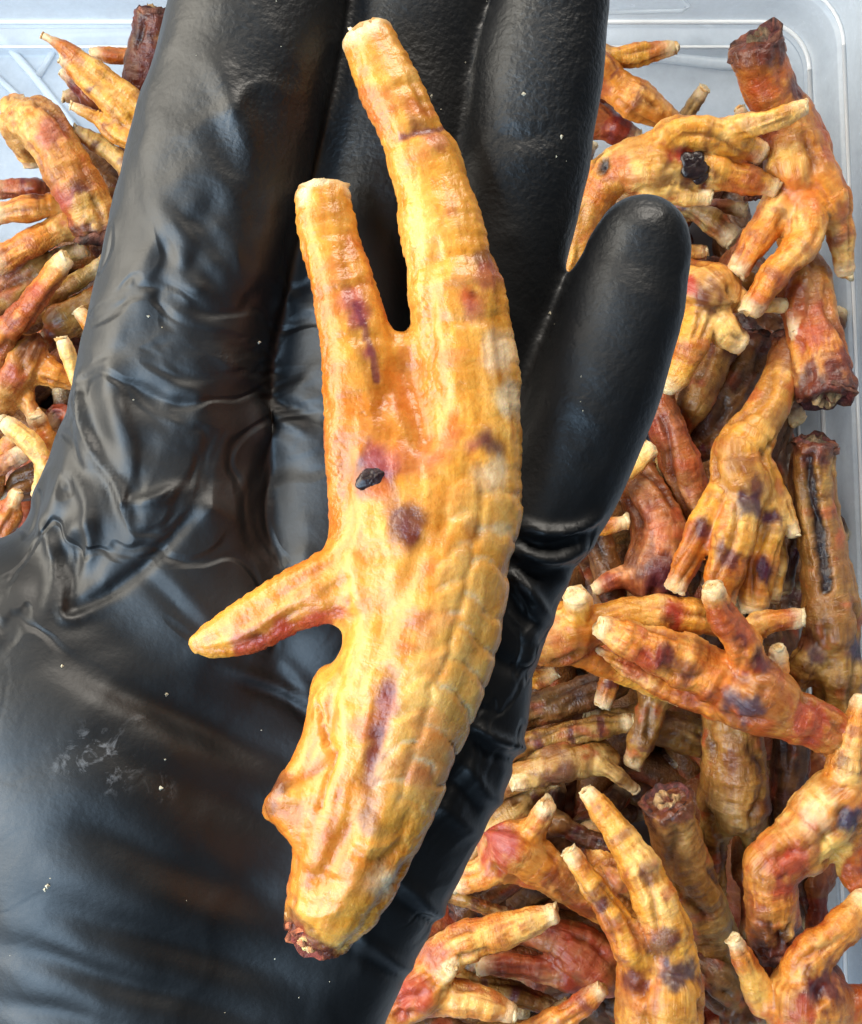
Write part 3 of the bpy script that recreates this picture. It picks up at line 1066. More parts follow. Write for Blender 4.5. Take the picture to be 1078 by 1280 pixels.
pile_foot('dull foot with a purple underside and curled thin toe, by the glove', -10, tone='g',
    shank=[(745, 945, 30, -4), (705, 950, 31), (668, 962, 24), (610, 985, 22, -8)], 
    toes=[[(690, 968, 22), (660, 978, 14, 4), (640, 980, 12, 5)], [(735, 948, 26), (765, 964, 14, 3), (796, 988, 10)]],
    stains=[(700, 975, 24, 'p', .6), (690, 930, 20, 'b', .7)], bruise=.35)
pile_foot('pinkish pad with a blunt raised stump at the glove edge', -2, tone='o',
    shank=[(640, 1062, 42), (690, 1092, 30, -2), (735, 1122, 26, -6), (790, 1150, 24, -14)],
    toes=[[(650, 1055, 34), (670, 1032, 21, 4), (686, 1003, 15, 8)], [(640, 1070, 36), (605, 1092, 24), (570, 1100, 20, -4)]],
    stains=[(626, 1062, 30, 'r', .8), (632, 1050, 16, 'v', .6), (700, 1105, 22, 'm', .6)], bruise=.15)
pile_foot('large two toed foot at the bottom edge with purple streaks along its toes', 14, tone='y',
    shank=[(826, 1245, 60), (822, 1310, 56), (818, 1400, 50)],
    toes=[[(805, 1235, 46), (786, 1180, 28, 4), (748, 1118, 22, 5), (710, 1062, 15, 5)],
          [(845, 1225, 46), (832, 1160, 34, 5), (800, 1085, 28, 5), (765, 1030, 20, 2), (730, 986, 13, -2)]],
    stains=[(752, 1130, 14, 'p', .8), (796, 1225, 16, 'm', .8), (835, 1180, 20, 'p', .7), (848, 1215, 24, 'g', .8), (808, 1090, 14, 'p', .6)], bruise=.3, shank_cut=False)
pile_foot('tan bone tube standing with its open dark cut end toward the camera', 2, tone='g',
    shank=[(905, 1215, 36, -24), (885, 1155, 38, -16), (858, 1085, 37, -6), (838, 1022, 36, 2), (832, 1000, 37, 5)],
    toes=[[(905, 1215, 30, -24), (930, 1260, 22, -30), (940, 1300, 18, -34)]], stains=[(835, 1010, 20, 'm', .4)], bruise=.15)
pile_foot('coarse scaled golden foot hanging down behind the bone tube', -8, tone='g',
    shank=[(916, 1000, 46, -4), (918, 950, 42), (912, 905, 36, 2), (905, 860, 30, -4)],
    toes=[[(905, 1010, 34, -6), (890, 1060, 24, -12), (895, 1120, 18, -18)], [(935, 1010, 34, -6), (950, 1060, 22, -12), (950, 1110, 16, -18)]],
    stains=[(958, 1010, 16, 'm', .7), (912, 950, 14, 'm', .5)], scute=1.8, rough=1.3, bruise=.15)
pile_foot('dark shank in the gap left of the bent foot at the right edge', -24, tone='d', shank=[(985, 1060, 28), (985, 990, 29), (990, 930, 28), (992, 880, 26)], toes=[[(985, 1060, 26), (1000, 1110, 20), (1022, 1160, 20)]])
pile_foot('sharply bent foot at the right edge with fiery orange skin at its knee', 10, tone='o',
    shank=[(1048, 1010, 54), (1000, 1056, 44), (966, 1082, 38), (966, 1128, 36, -3), (968, 1180, 36, -8)],
    toes=[[(1050, 1000, 42), (1064, 935, 28, 6), (1084, 870, 20, 6)], [(1060, 1030, 40), (1070, 1095, 22), (1100, 1130, 18)], [(1062, 1005, 40), (1120, 980, 28), (1160, 960, 22)]],
    stains=[(1062, 1024, 20, 'g', .9), (985, 1085, 30, 'r', .75), (975, 1110, 16, 'r', .7), (1050, 950, 14, 'p', .6), (1020, 1020, 24, 'w', .4), (1045, 1065, 22, 'y', .8), (968, 1185, 30, 'k', .7)], bruise=.15, rough=1.3)
pile_foot('bottom right foot with a dark purple bruised pad and one pale toe', 12, tone='o',
    shank=[(1012, 1250, 56), (1010, 1320, 50), (1000, 1400, 44)],
    toes=[[(985, 1255, 40), (955, 1250, 26), (938, 1216, 19, 3), (916, 1172, 13, 6)],
          [(1000, 1225, 42), (1008, 1200, 34, 3), (1045, 1168, 29, 4), (1085, 1122, 22, 2)],
          [(1050, 1265, 40), (1090, 1250, 30), (1130, 1240, 24)]],
    stains=[(1030, 1236, 32, 'm', .95), (1020, 1245, 16, 'g', .6), (1010, 1262, 20, 'r', .6), (945, 1235, 24, 'y', .6)], bruise=.1, shank_cut=False)
pile_foot('rosy foot at the bottom under the glove, one toe reaching right', 4, tone='o',
    shank=[(530, 1232, 40), (490, 1262, 34, -2), (440, 1310, 32, -6)],
    toes=[[(535, 1215, 36), (575, 1180, 29, 3), (628, 1164, 25, 4), (697, 1140, 16, 5)],
          [(540, 1245, 34), (590, 1250, 26, 2), (643, 1267, 16, 2)], [(540, 1225, 28), (556, 1216, 16, 6), (566, 1208, 11, 9)]],
    stains=[(505, 1240, 34, 'r', .7), (545, 1195, 20, 'v', .5), (600, 1172, 14, 'y', .6)], bruise=.05)
pile_foot('deep red translucent foot in shade behind the two toed foot', -14, tone='r', shank=[(752, 1212, 36), (724, 1190, 34), (680, 1168, 22), (640, 1160, 18, -6)],
    toes=[[(750, 1225, 30), (715, 1222, 24), (655, 1207, 20), (596, 1207, 17)]], stains=[(730, 1200, 40, 'r', .6)], bruise=.1)
pile_foot('dull grey brown toe low beneath the red foot', -20, tone='g', ext=(-80, -20), toes=[[(570, 1222, 18), (640, 1241, 17), (696, 1261, 14)]])
pile_foot('toe with a chipped tip rising at the bottom edge beside the two toed foot', 4, tone='o', ext=(-80, 70), toes=[[(690, 1282, 22), (726, 1256, 18, 2), (755, 1233, 13, 4)]], bruise=.3)
pile_foot('thin toe lying above the rosy foot', -14, tone='g', ext=(-90, -40), toes=[[(580, 1124, 11), (605, 1134, 12), (640, 1146, 12)]])
pile_foot('wrinkled brown pad half hidden behind the two toed foot', -10, tone='o', shank=[(765, 1100, 34), (790, 1130, 30, -6), (820, 1180, 26, -16)], toes=[[(760, 1095, 28), (740, 1060, 18, -6), (735, 1030, 14, -12)]], scute=1.5, rough=1.3)
pile_foot('brown foot low between the two toed foot and the pale toe', -10, tone='d', shank=[(928, 1258, 28, -6), (895, 1228, 30), (865, 1200, 24, -6)], toes=[[(930, 1262, 24), (950, 1290, 18)], [(920, 1265, 24), (910, 1300, 18)]])
# ---- left side of the tub
pile_foot('dark maroon stump with ridged scales behind the index finger', 2, tone='d',
    shank=[(165, 140, 25, -6), (176, 108, 25), (186, 66, 27, 2), (192, 14, 26, 6)], toes=[[(165, 140, 22, -6), (190, 190, 18, -12), (215, 240, 14, -16)]],
    stains=[(190, 70, 30, 'm', .8), (178, 110, 30, 'm', .9), (200, 30, 22, 'm', .8)], scute=2.0, rough=1.2)
pile_foot('foot left of the index finger with three thin tapering toes fanned to the upper left', 12, tone='y',
    shank=[(205, 172, 36), (250, 210, 32, -4), (300, 250, 30, -8)],
    toes=[[(195, 155, 26), (176, 136, 24), (133, 98, 20, 3), (90, 66, 15, 5), (51, 43, 8, 6)],
          [(190, 172, 26), (168, 158, 22), (141, 132, 19, 3), (106, 101, 15, 4), (75, 73, 9, 5)],
          [(190, 185, 22), (150, 171, 19), (120, 147, 14), (87, 131, 9, 2)]], bruise=.45, rough=.7, slim=.82)
pile_foot('level yellow toe behind the fanned toes, by the far wall', -6, tone='y', ext=(90, 10), toes=[[(180, 70, 17), (150, 70, 14), (112, 66, 10)]], bruise=0)
pile_foot('slim toe with a white tip below the fanned toes', 6, tone='y', ext=(90, 60), toes=[[(165, 213, 17), (128, 184, 14), (91, 162, 11, 3)]], bruise=.4)
pile_foot('knuckled thick foot at the left edge with a frayed cut end against the glove', 8, tone='o',
    shank=[(40, 178, 26, -4), (24, 158, 24), (44, 146, 28, 3), (68, 180, 31, 4), (94, 226, 31, 3), (114, 262, 31), (123, 294, 31, -2)],
    toes=[[(35, 190, 24, -6), (42, 205, 16, -10)], [(22, 150, 22, -2), (14, 132, 17, -4), (34, 126, 12, -6)]],
    stains=[(62, 165, 22, 'v', .6), (100, 235, 14, 'g', .5), (80, 250, 18, 'v', .5), (120, 285, 26, 'm', .5), (110, 265, 22, 'y', .5)], rough=1.3, bruise=.1)
pile_foot('pale orange toe pointing left, under the knuckled foot', 0, tone='o', ext=(110, 20), toes=[[(76, 255, 19), (44, 260, 22, 2), (-6, 268, 18, 2)]], stains=[(50, 236, 13, 'm', .8)], bruise=.05)
pile_foot('smooth orange toe running down to the left edge', 0, tone='o', ext=(90, -20), toes=[[(82, 280, 22, -2), (42, 303, 20), (-10, 332, 19)]], bruise=0)
pile_foot('short wide toe with a square cut tip pointing up right', 6, tone='o', ext=(-50, 60), toes=[[(0, 420, 24), (26, 396, 22, 2), (60, 352, 19, 4), (84, 320, 16, 6)]], bruise=.15, stains=[(52, 360, 12, 'r', .6)])
pile_foot('olive toe lying behind the square cut toe', -6, tone='g', ext=(-60, 40), toes=[[(66, 372, 16), (98, 350, 16), (132, 328, 14)]])
pile_foot('greenish thick foot at the left edge under the orange toes', -10, tone='g', shank=[(50, 336, 24), (12, 372, 26), (-30, 410, 26)], toes=[[(50, 336, 20), (80, 320, 16), (110, 310, 13)]])
pile_foot('small pale toe tip touching the index finger side', 4, tone='y', ext=(60, 60), toes=[[(118, 418, 14), (108, 402, 13), (97, 386, 11)]], bruise=0)
pile_foot('bright yellow toe pointing up beside the index knuckle', 8, tone='y', ext=(60, 70), toes=[[(104, 500, 13), (88, 452, 15, 2), (76, 421, 12, 4)]], bruise=0)
pile_foot('fleshy orange pad with a frayed brown patch at the left edge', -2, tone='o', shank=[(32, 448, 36), (12, 482, 30), (-20, 520, 28)],
    toes=[[(45, 455, 28), (70, 468, 22), (105, 478, 16, -4)], [(25, 470, 22), (36, 500, 14), (46, 530, 12)]], stains=[(40, 436, 22, 'b', .8), (15, 470, 20, 'r', .6), (58, 428, 12, 'm', .7)], rough=1.6, bruise=0)
pile_foot('tan wrinkled foot behind the small pale tip', -8, tone='g', shank=[(80, 400, 26), (115, 380, 22), (150, 360, 20)], toes=[[(76, 405, 22), (62, 425, 16), (50, 440, 12)]])
pile_foot('yellow forked toe reaching right at the left edge near the glove', 8, tone='y', ext=(50, 60), toes=[[(60, 584, 16), (36, 553, 16), (2, 525, 12)], [(55, 580, 14), (50, 604, 11, -2), (46, 622, 10, -4)]], bruise=0)
pile_foot('stubby tan toe standing behind the forked toe', -2, tone='o', ext=(40, 60), toes=[[(58, 552, 16), (50, 534, 15), (44, 516, 13, 3)]], bruise=.1)
pile_foot('small pinkish toe below the forked toe', -4, tone='r', ext=(-50, 10), toes=[[(0, 582, 14), (16, 574, 15), (34, 562, 13)]])
pile_foot('thin yellow toe at the very left edge below the fleshy pad', -6, tone='y', ext=(-20, 60), toes=[[(-4, 594, 12), (4, 568, 12), (18, 540, 11)]], bruise=0)
pile_foot('dark brown foot in the gap above the lowest tan foot', -14, tone='d', shank=[(30, 606, 22), (60, 590, 20), (90, 570, 20)], toes=[[(28, 608, 19), (10, 622, 15), (-6, 634, 12)]])
pile_foot('lowest tan foot at the left edge, meeting the glove', 0, tone='o', shank=[(10, 644, 20), (-14, 684, 22), (-40, 730, 22)], toes=[[(10, 642, 18), (18, 624, 13, 2), (22, 612, 10, 3)]], bruise=.2)

# ---- smaller pieces wedged in the gaps
pile_foot('thin reddish toe behind the fanned toes near the far left corner', -4, tone='r', ext=(70, 50), toes=[[(112, 122, 13), (96, 108, 12), (76, 88, 9)]])
pile_foot('dark toe in shade beneath the fanned toes', -14, tone='d', ext=(70, 30), toes=[[(125, 128, 14), (98, 120, 12), (78, 122, 9)]])
pile_foot('dark shank in the gap between knuckled foot and glove', -14, tone='d', shank=[(104, 186, 17), (126, 206, 19), (155, 235, 20), (190, 260, 20)], toes=[[(104, 186, 14), (92, 172, 11), (84, 160, 9)]])
pile_foot('reddish toe at the left edge beneath the knuckled foot', -10, tone='r', ext=(60, 30), toes=[[(44, 236, 15), (16, 236, 14), (-14, 240, 12)]])
pile_foot('brown ragged toe between the index knuckle and the fleshy pad', -6, tone='r', ext=(60, 20), toes=[[(92, 522, 15), (72, 514, 13), (62, 536, 10)]])
pile_foot('pinkish tan shank at the left edge below the smooth orange toe', -8, tone='r', shank=[(30, 326, 18), (8, 352, 20), (-20, 384, 20)], toes=[[(30, 326, 15), (52, 308, 12), (70, 300, 10)]])
pile_foot('dark shank in the shade left of the scaly brown foot', -18, tone='d', shank=[(768, 748, 20), (756, 705, 22), (742, 655, 20), (730, 600, 18)], toes=[[(768, 748, 17), (790, 770, 13), (815, 785, 11)]])
pile_foot('dark toe between the spread foot and the split shank', -12, tone='d', ext=(10, -80), toes=[[(1000, 636, 15), (988, 690, 14), (980, 742, 12)]])
pile_foot('dark little toe left of the raised corner foot', -4, tone='d', ext=(10, 70), toes=[[(938, 172, 15), (930, 152, 13), (924, 134, 10)]])
pile_foot('tan toe under the arched foot pointing right', -12, tone='g', ext=(-80, 0), toes=[[(880, 262, 13), (906, 258, 12), (934, 264, 11)]])
pile_foot('brown toe end below the corner foot, beside the wall stump', -12, tone='g', ext=(-70, 20), toes=[[(935, 352, 14), (962, 362, 13), (988, 372, 11)]])
pile_foot('greenish shank behind the hanging toes right of the glove', -24, tone='g', shank=[(800, 900, 24), (845, 915, 27), (890, 925, 26)], toes=[[(800, 900, 20), (760, 895, 14), (730, 890, 11)]])
pile_foot('thin dull toe crossing low beside the bone tube', -14, tone='d', ext=(-70, -10), toes=[[(700, 1030, 15), (740, 1050, 14), (790, 1060, 11)]])
pile_foot('short reddish toe between bone tube and bent foot', -22, tone='r', ext=(20, -70), toes=[[(930, 1090, 16), (938, 1130, 15), (932, 1170, 12)]])
pile_foot('dull yellow toe low at the bottom beside the rosy foot', -16, tone='g', ext=(-70, 20), toes=[[(640, 1290, 16), (680, 1276, 14), (712, 1252, 11)]])
pile_foot('brown toe in the gap under the bent foot', -20, tone='r', ext=(10, -60), toes=[[(1020, 1110, 18), (1022, 1145, 17), (1016, 1180, 14)]])

pile_foot('shaded brown shank at the glove edge beside the pinkish pad', -18, tone='g', shank=[(648, 1010, 20), (606, 1040, 22), (570, 1080, 22), (540, 1120, 22)], toes=[[(648, 1010, 18), (676, 985, 13), (700, 975, 10)]])
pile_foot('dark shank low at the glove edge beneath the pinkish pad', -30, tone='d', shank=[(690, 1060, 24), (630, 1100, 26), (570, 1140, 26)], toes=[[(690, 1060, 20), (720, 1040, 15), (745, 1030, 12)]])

# ---- lower layer of the pile: copies of four loose feet
protos = []
for i, tone in enumerate(('d', 'g', 'o', 'r')):
    a = i * 0.25
    ch = [('shank', [(0, 0, 0, .0105), (-.018, .002 * i, .0, .0085), (-.040, .004, -.002, .0075), (-.062, .002 * i, 0, .0085)], True)]
    for ang, ln in ((-0.55 - a * .4, .036), (0.02, .046), (0.6 + a * .3, .034)):
        c, s = math.cos(ang), math.sin(ang)
        ch.append(('toe', [(0.002, 0, 0, .008), (ln * .4 * c, ln * .4 * s, .003, .0058), (ln * .75 * c, ln * .75 * s, .001 + .003 * i, .0050), (ln * c, ln * s, -.003, .0036)], True))
    protos.append(build_foot('chicken_foot', 'x', ch, tone, seed=200 + i, h=0.0011, bruise=.3))
spots = []
def clear(x, y):
    """the photograph shows bare tub floor here"""
    return (y < 340 and x > 760) or (y < 200 and x > 500) or (x < 150 and y < 300) or x > 975 or y < 160


for gy in range(120, 1330, 88):
    for gx in range(-60, 1000, 92):
        x, y = gx + random.uniform(-26, 26), gy + random.uniform(-26, 26)
        under = 230 < x < 600 and y < 1100
        if clear(x, y) or under or (x < 450 and y > 720):
            continue
        spots.append((x, y))
for (x, y) in spots:
    lvl = random.choice((-0.283, -0.280, -0.276))
    src = protos[random.choice((0, 0, 0, 0, 3))]  # mostly the near-black copy, so the gaps' shade is in its colour
    o = src.copy()
    COL.objects.link(o)
    for chd in src.children:
        c2 = chd.copy()
        c2.parent = o
        COL.objects.link(c2)
    o.location = P(x, y, lvl)
    rz = random.uniform(0, 6.28) if x < 880 else random.choice((1.57, 4.71)) + random.uniform(-.3, .3)
    o.rotation_euler = (random.uniform(-.3, .3) + random.choice((0, math.pi)), random.uniform(-.2, .2), rz)
    tag(o, 'dried chicken foot mostly buried in the dark lower layer of the pile', 'chicken foot', 'buried lower layer of chicken feet')
for p_ in protos:
    for c_ in list(p_.children):
        bpy.data.objects.remove(c_)
    bpy.data.objects.remove(p_)

# ------------------------------------------------------------------ gloved hand, palm up
def hp(x, y, r, z):
    w_ = P(x, y, z / 1000.0)
    return (w_[0], w_[1], w_[2], RP(r, z / 1000.0))


HAND = [  # (points, blend mm, flatness)
    ([hp(330, 800, 150, -9), hp(330, 980, 170, -9), hp(270, 1180, 185, -9), hp(200, 1450, 200, -10), hp(150, 1750, 190, -12), hp(120, 2050, 190, -14)], .010, .72),
    ([hp(60, 838, 168, -2), hp(110, 985, 190, 1), hp(140, 1180, 190, -2), hp(150, 1400, 170, -6)], .012, .80),       # ball of the thumb
    ([hp(20, 870, 140, -1), hp(-150, 790, 98, 0), hp(-300, 680, 82, 2), hp(-420, 500, 68, 3), hp(-470, 440, 54, 4)], .010, .9),   # thumb
    ([hp(582, 770, 90, -4), hp(534, 930, 104, -5), hp(428, 1100, 118, -6), hp(318, 1290, 130, -8), hp(240, 1500, 150, -10)], .010, .85),  # little finger side
    ([hp(240, 760, 150, -6), hp(204, 640, 156, -5), hp(212, 560, 132, -3), hp(222, 450, 116, 0), hp(262, 260, 112, 3), hp(312, 60, 108, 4), hp(345, -110, 102, 2), hp(362, -250, 88, 0)], .006, .9),
    ([hp(420, 780, 130, -8), hp(430, 620, 120, -8), hp(447, 420, 116, -8), hp(485, 200, 112, -7), hp(515, 20, 104, -6), hp(545, -140, 86, -4), hp(555, -270, 74, -3)], .0018, .9),
    ([hp(545, 770, 110, -8), hp(556, 610, 92, -7), hp(578, 470, 87, -6), hp(612, 340, 88, -5), hp(642, 230, 88, -4), hp(668, 115, 83, -2), hp(690, 5, 72, 0), hp(698, -40, 62, 1)], .0015, .9),
    ([hp(590, 770, 86, -5), hp(644, 680, 82, -4), hp(692, 598, 85, -4), hp(740, 490, 85, -3), hp(774, 400, 78, -2), hp(796, 330, 66, -1), hp(803, 302, 58, 0)], .003, .95),
]
hchains = [catmull([np.array(p) for p in c[0]], 0.35) for c in HAND]
HF = Field(hchains, 0.00062, 0.010)
for (pts, kb, fl), c in zip(HAND, hchains):
    HF.chain(c, kb, fl, marg=0.012)
HV, HQ, HE = HF.mesh(3)
HN = normals(HV, HQ)
hx, hy = PX(HV)
hpx = HV * 1000.0
top = sstep(-0.35, 0.15, HN[:, 2])

FOLDS = [  # polyline in photograph pixels, half width px, height mm (+ ridge, - valley)
    ([(100, 470), (108, 520), (128, 575), (156, 628), (172, 670)], 6, 1.9),
    ([(142, 440), (150, 500), (165, 560), (172, 600)], 18, 1.6),
    ([(140, 480), (190, 500), (250, 520)], 18, -1.2),
    ([(80, 774), (130, 750), (178, 716), (236, 650), (262, 600)], 7, -1.4),
    ([(174, 712), (210, 745), (252, 785), (300, 815)], 9, -0.6),
    ([(186, 694), (222, 729), (266, 769)], 11, 0.45),
    ([(60, 700), (100, 660), (130, 650)], 12, 1.2),
    ([(70, 640), (100, 700), (96, 760)], 12, -1.0),
    ([(40, 690), (62, 660), (80, 610), (84, 560)], 9, 1.1),
    ([(160, 631), (195, 624), (225, 612)], 6, 1.5),
    ([(225, 640), (260, 635), (300, 655)], 9, 0.8),
    ([(300, 470), (330, 500), (365, 510), (400, 530)], 8, -1.3),
    ([(318, 500), (330, 540), (380, 560)], 12, 0.9),
    ([(190, 290), (205, 330), (200, 400), (165, 440)], 22, -0.9),
    ([(250, 270), (290, 330), (330, 350)], 12, 0.4),
    ([(230, 310), (270, 365), (320, 380)], 10, -0.4),
    ([(190, 250), (230, 300), (215, 340)], 12, 0.7),
    ([(280, 120), (305, 160), (310, 220)], 16, 0.8),
    ([(235, 190), (265, 240), (262, 300)], 14, -0.3),
    # ball of the thumb: long shallow folds
    ([(70, 820), (130, 848), (205, 884), (290, 925), (385, 965)], 22, -1.5),
    ([(130, 935), (210, 975), (310, 1012), (380, 1045)], 22, -1.0),
    ([(80, 1022), (150, 1050), (225, 1084), (350, 1130)], 22, -1.1),
    ([(40, 1075), (140, 1108), (260, 1145), (360, 1185)], 24, 0.6),
    ([(50, 1132), (160, 1166), (268, 1198), (385, 1240)], 20, -1.2),
    ([(-10, 1180), (70, 1203), (134, 1227), (230, 1252), (330, 1282)], 16, -1.3),
    ([(-10, 1250), (60, 1265), (160, 1295)], 16, -0.9),
    # palm, below the hind toe
    ([(280, 830), (330, 850), (400, 885)], 7, 0.9),
    ([(300, 850), (360, 880), (410, 915)], 7, -0.9),
    ([(350, 820), (385, 860), (400, 900)], 8, 0.7),
    # little finger root and hand edge
    ([(640, 650), (680, 664), (720, 662), (752, 642)], 6, 1.7),
    ([(640, 672), (690, 682), (745, 664)], 6, -1.3),
    ([(636, 684), (690, 698), (738, 682)], 6, 1.7),
    ([(630, 702), (680, 716), (728, 706)], 7, -1.4),
    ([(640, 708), (662, 736), (690, 778)], 8, 1.6),
    ([(628, 716), (650, 752), (672, 790)], 9, -1.5),
    ([(668, 770), (660, 820), (640, 860)], 10, 1.0),
    ([(600, 800), (630, 830), (668, 850)], 9, -1.0),
    ([(590, 905), (625, 925), (660, 940)], 6, 2.0),
    ([(588, 922), (620, 944), (655, 958)], 8, -1.4),
    ([(560, 945), (590, 965), (612, 995), (640, 1010)], 8, 1.0),
    ([(545, 965), (580, 990), (605, 1020)], 8, -1.0),
    ([(535, 1000), (570, 1022), (600, 1050)], 8, 0.9),
    ([(490, 1090), (525, 1125), (565, 1150)], 8, 1.0),
    ([(480, 1105), (520, 1140), (555, 1165)], 8, -0.8),
    ([(440, 1165), (480, 1195), (520, 1215)], 7, 0.9),
    ([(430, 1180), (470, 1208), (510, 1230)], 7, -0.6),
    # stretch lines fanning from the index base
    ([(58, 640), (72, 680), (74, 730), (60, 770)], 7, 1.3),
    ([(92, 585), (112, 625), (118, 680), (104, 730)], 7, 1.4),
    ([(100, 740), (84, 700), (80, 660)], 7, -1.2),
    ([(120, 560), (138, 600), (146, 640)], 7, -1.1),
    ([(96, 520), (108, 560), (120, 590)], 7, 1.2),
    ([(92, 690), (88, 730), (82, 775), (150, 752)], 5, 1.0),
    ([(270, 430), (300, 462), (322, 500), (326, 560)], 10, 1.0),
    ([(330, 480), (350, 520), (390, 545)], 7, 1.2),
    ([(200, 330), (240, 360), (300, 372)], 9, 0.5),
    ([(210, 365), (250, 392), (310, 400)], 9, -.4),
    ([(240, 210), (268, 225), (300, 260)], 12, .4),
    ([(215, 265), (250, 285), (275, 330)], 10, -.6),
    ([(255, 60), (285, 110), (300, 190)], 18, .8),
    # ring and little finger
    ([(700, 480), (735, 520), (770, 540)], 14, 0.4),
    ([(600, 150), (640, 170), (700, 165)], 12, -0.4),
]
hd = np.zeros(len(HV))
wx = 14 * (fbm(hpx, 0.09, 301, 2) - 0.5)
wy = 14 * (fbm(hpx, 0.09, 311, 2) - 0.5)
for pts, wd, amp in FOLDS:
    c = np.array(catmull([np.array([a, b, 0, 30.0]) for a, b in pts], 0.5))[:, :2]
    lo, hi = c.min(0) - 4 * wd - 8, c.max(0) + 4 * wd + 8
    sel = np.where((hx > lo[0]) & (hx < hi[0]) & (hy > lo[1]) & (hy < hi[1]) & (top > 0))[0]
    if len(sel) == 0:
        continue
    X, Y = hx[sel] + wx[sel], hy[sel] + wy[sel]
    bd = np.full(len(sel), 1e9)
    bt = np.zeros(len(sel))
    m = len(c) - 1
    for i in range(m):
        d = c[i + 1] - c[i]
        t = np.clip(((X - c[i, 0]) * d[0] + (Y - c[i, 1]) * d[1]) / (d @ d + 1e-9), 0, 1)
        dist = np.hypot(X - c[i, 0] - t * d[0], Y - c[i, 1] - t * d[1])
        k = dist < bd
        bd[k] = dist[k]
        bt[k] = ((i + t) / m)[k]
    env = np.sin(np.pi * np.clip(bt, 0.02, .98)) ** 0.6
    hd[sel] += 0.95 * amp * env * np.exp(-(bd / wd) ** 2 * 0.9) * top[sel]
# slack film: soft undulations, stronger on palm and index
loose = (0.4 + 0.6 * sstep(640, 300, hx)) * (1 - 0.75 * sstep(760, 860, hy) * sstep(480, 360, hx))
hd += (1.2 * (fbm(hpx, 0.05, 401, 2) - .5) + 0.28 * (fbm(hpx, 0.17, 409, 2) - .5)) * loose
rid = 1 - np.abs(2 * fbm(np.stack([hpx[:, 0] * .6 + hpx[:, 1] * .5, hpx[:, 1] * .6 - hpx[:, 0] * .5, hpx[:, 2]], 1), 0.075, 421, 3) - 1)
hd += 0.40 * (sstep(0.82, 1.0, rid)) * loose * top * sstep(-100, 200, hy)
HV = HV + HN * (hd * 0.001)[:, None]
HV = 0.5 * HV + 0.5 * lap(HV, HE)
HV = 0.6 * HV + 0.4 * lap(HV, HE)
scuff = np.clip(sstep(60, 15, np.hypot((hx - 120) * .8, hy - 950)) + 0.7 * sstep(26, 6, np.hypot(hx - 203, hy - 985)) + 0.5 * sstep(22, 5, np.hypot(hx - 175, hy - 905)), 0, 1) * top
grain = 0.16 + 0.45 * sstep(330, 180, hy) * (0.35 + 0.65 * sstep(250, 330, hx)) + 0.3 * sstep(600, 700, hx) * sstep(700, 500, hy)
crease = np.clip(sstep(240, 330, hy) * sstep(840, 760, hy) * sstep(470, 330, hx) + 0.8 * sstep(500, 560, hx) * sstep(620, 700, hy) + .06, 0, 1) * top
hand = bpy.data.objects.new('gloved_hand', None)
COL.objects.link(hand)
hand.location = P(150, 1700, -0.012)
tag(hand, 'left hand in a wrinkled black nitrile glove, palm up, holding one chicken foot', 'hand')
glove = make_obj('glove', HV, HQ, GLOVE, hand, origin=hand.location, attrs={'scuff': scuff, 'grain': grain, 'crease': crease})

# ------------------------------------------------------------------ the foot held in the hand
def H(x, y, r, z):
    w_ = P(x, y, z / 1000.0)
    return (w_[0], w_[1], w_[2], RP(r, z / 1000.0))


held = [
    ('shank', [H(535, 610, 98, 14), H(538, 690, 101, 15), H(532, 780, 97, 16), H(508, 860, 95, 16), H(487, 930, 85, 16), H(466, 995, 84, 16), H(443, 1060, 78, 16), H(424, 1112, 67, 15), H(404, 1148, 51, 13), H(384, 1181, 36, 14.5)], True),
    ('toe', [H(590, 640, 55, 14), H(590, 540, 61, 15), H(584, 450, 61, 15), H(571, 370, 58, 15), H(554, 290, 51, 14), H(536, 220, 46, 13), H(512, 160, 38, 13), H(481, 95, 37, 12), H(456, 38, 32, 11)], True),
    ('toe', [H(475, 640, 62, 14), H(464, 570, 56, 15), H(454, 500, 51, 15), H(443, 420, 46, 15), H(427, 350, 40, 14), H(411, 295, 37, 13), H(402, 232, 35, 12)], True),
    ('toe', [H(470, 715, 55, 15), H(420, 730, 42, 16), H(365, 752, 38, 15), H(310, 783, 33, 14), H(268, 800, 23, 13), H(250, 805, 13, 13)], False),
    ('pad', [H(507, 448, 20, 14), H(512, 490, 34, 14), H(520, 540, 50, 14)], False),
    ('pad', [H(505, 560, 60, 14), H(530, 600, 70, 14), H(520, 680, 80, 14)], False),
    ('pad', [H(430, 1010, 58, 15), H(385, 1004, 38, 16), H(354, 1008, 24, 15), H(343, 1012, 15, 14)], False),
    ('pad', [H(372, 985, 14, 17), H(356, 988, 10, 19), H(346, 1004, 8, 18)], False),
    ('pad', [H(430, 890, 40, 17), H(415, 940, 42, 16), H(405, 1000, 40, 15)], False),
    ('pad', [H(415, 860, 24, 14), H(424, 900, 26, 14)], False),
]


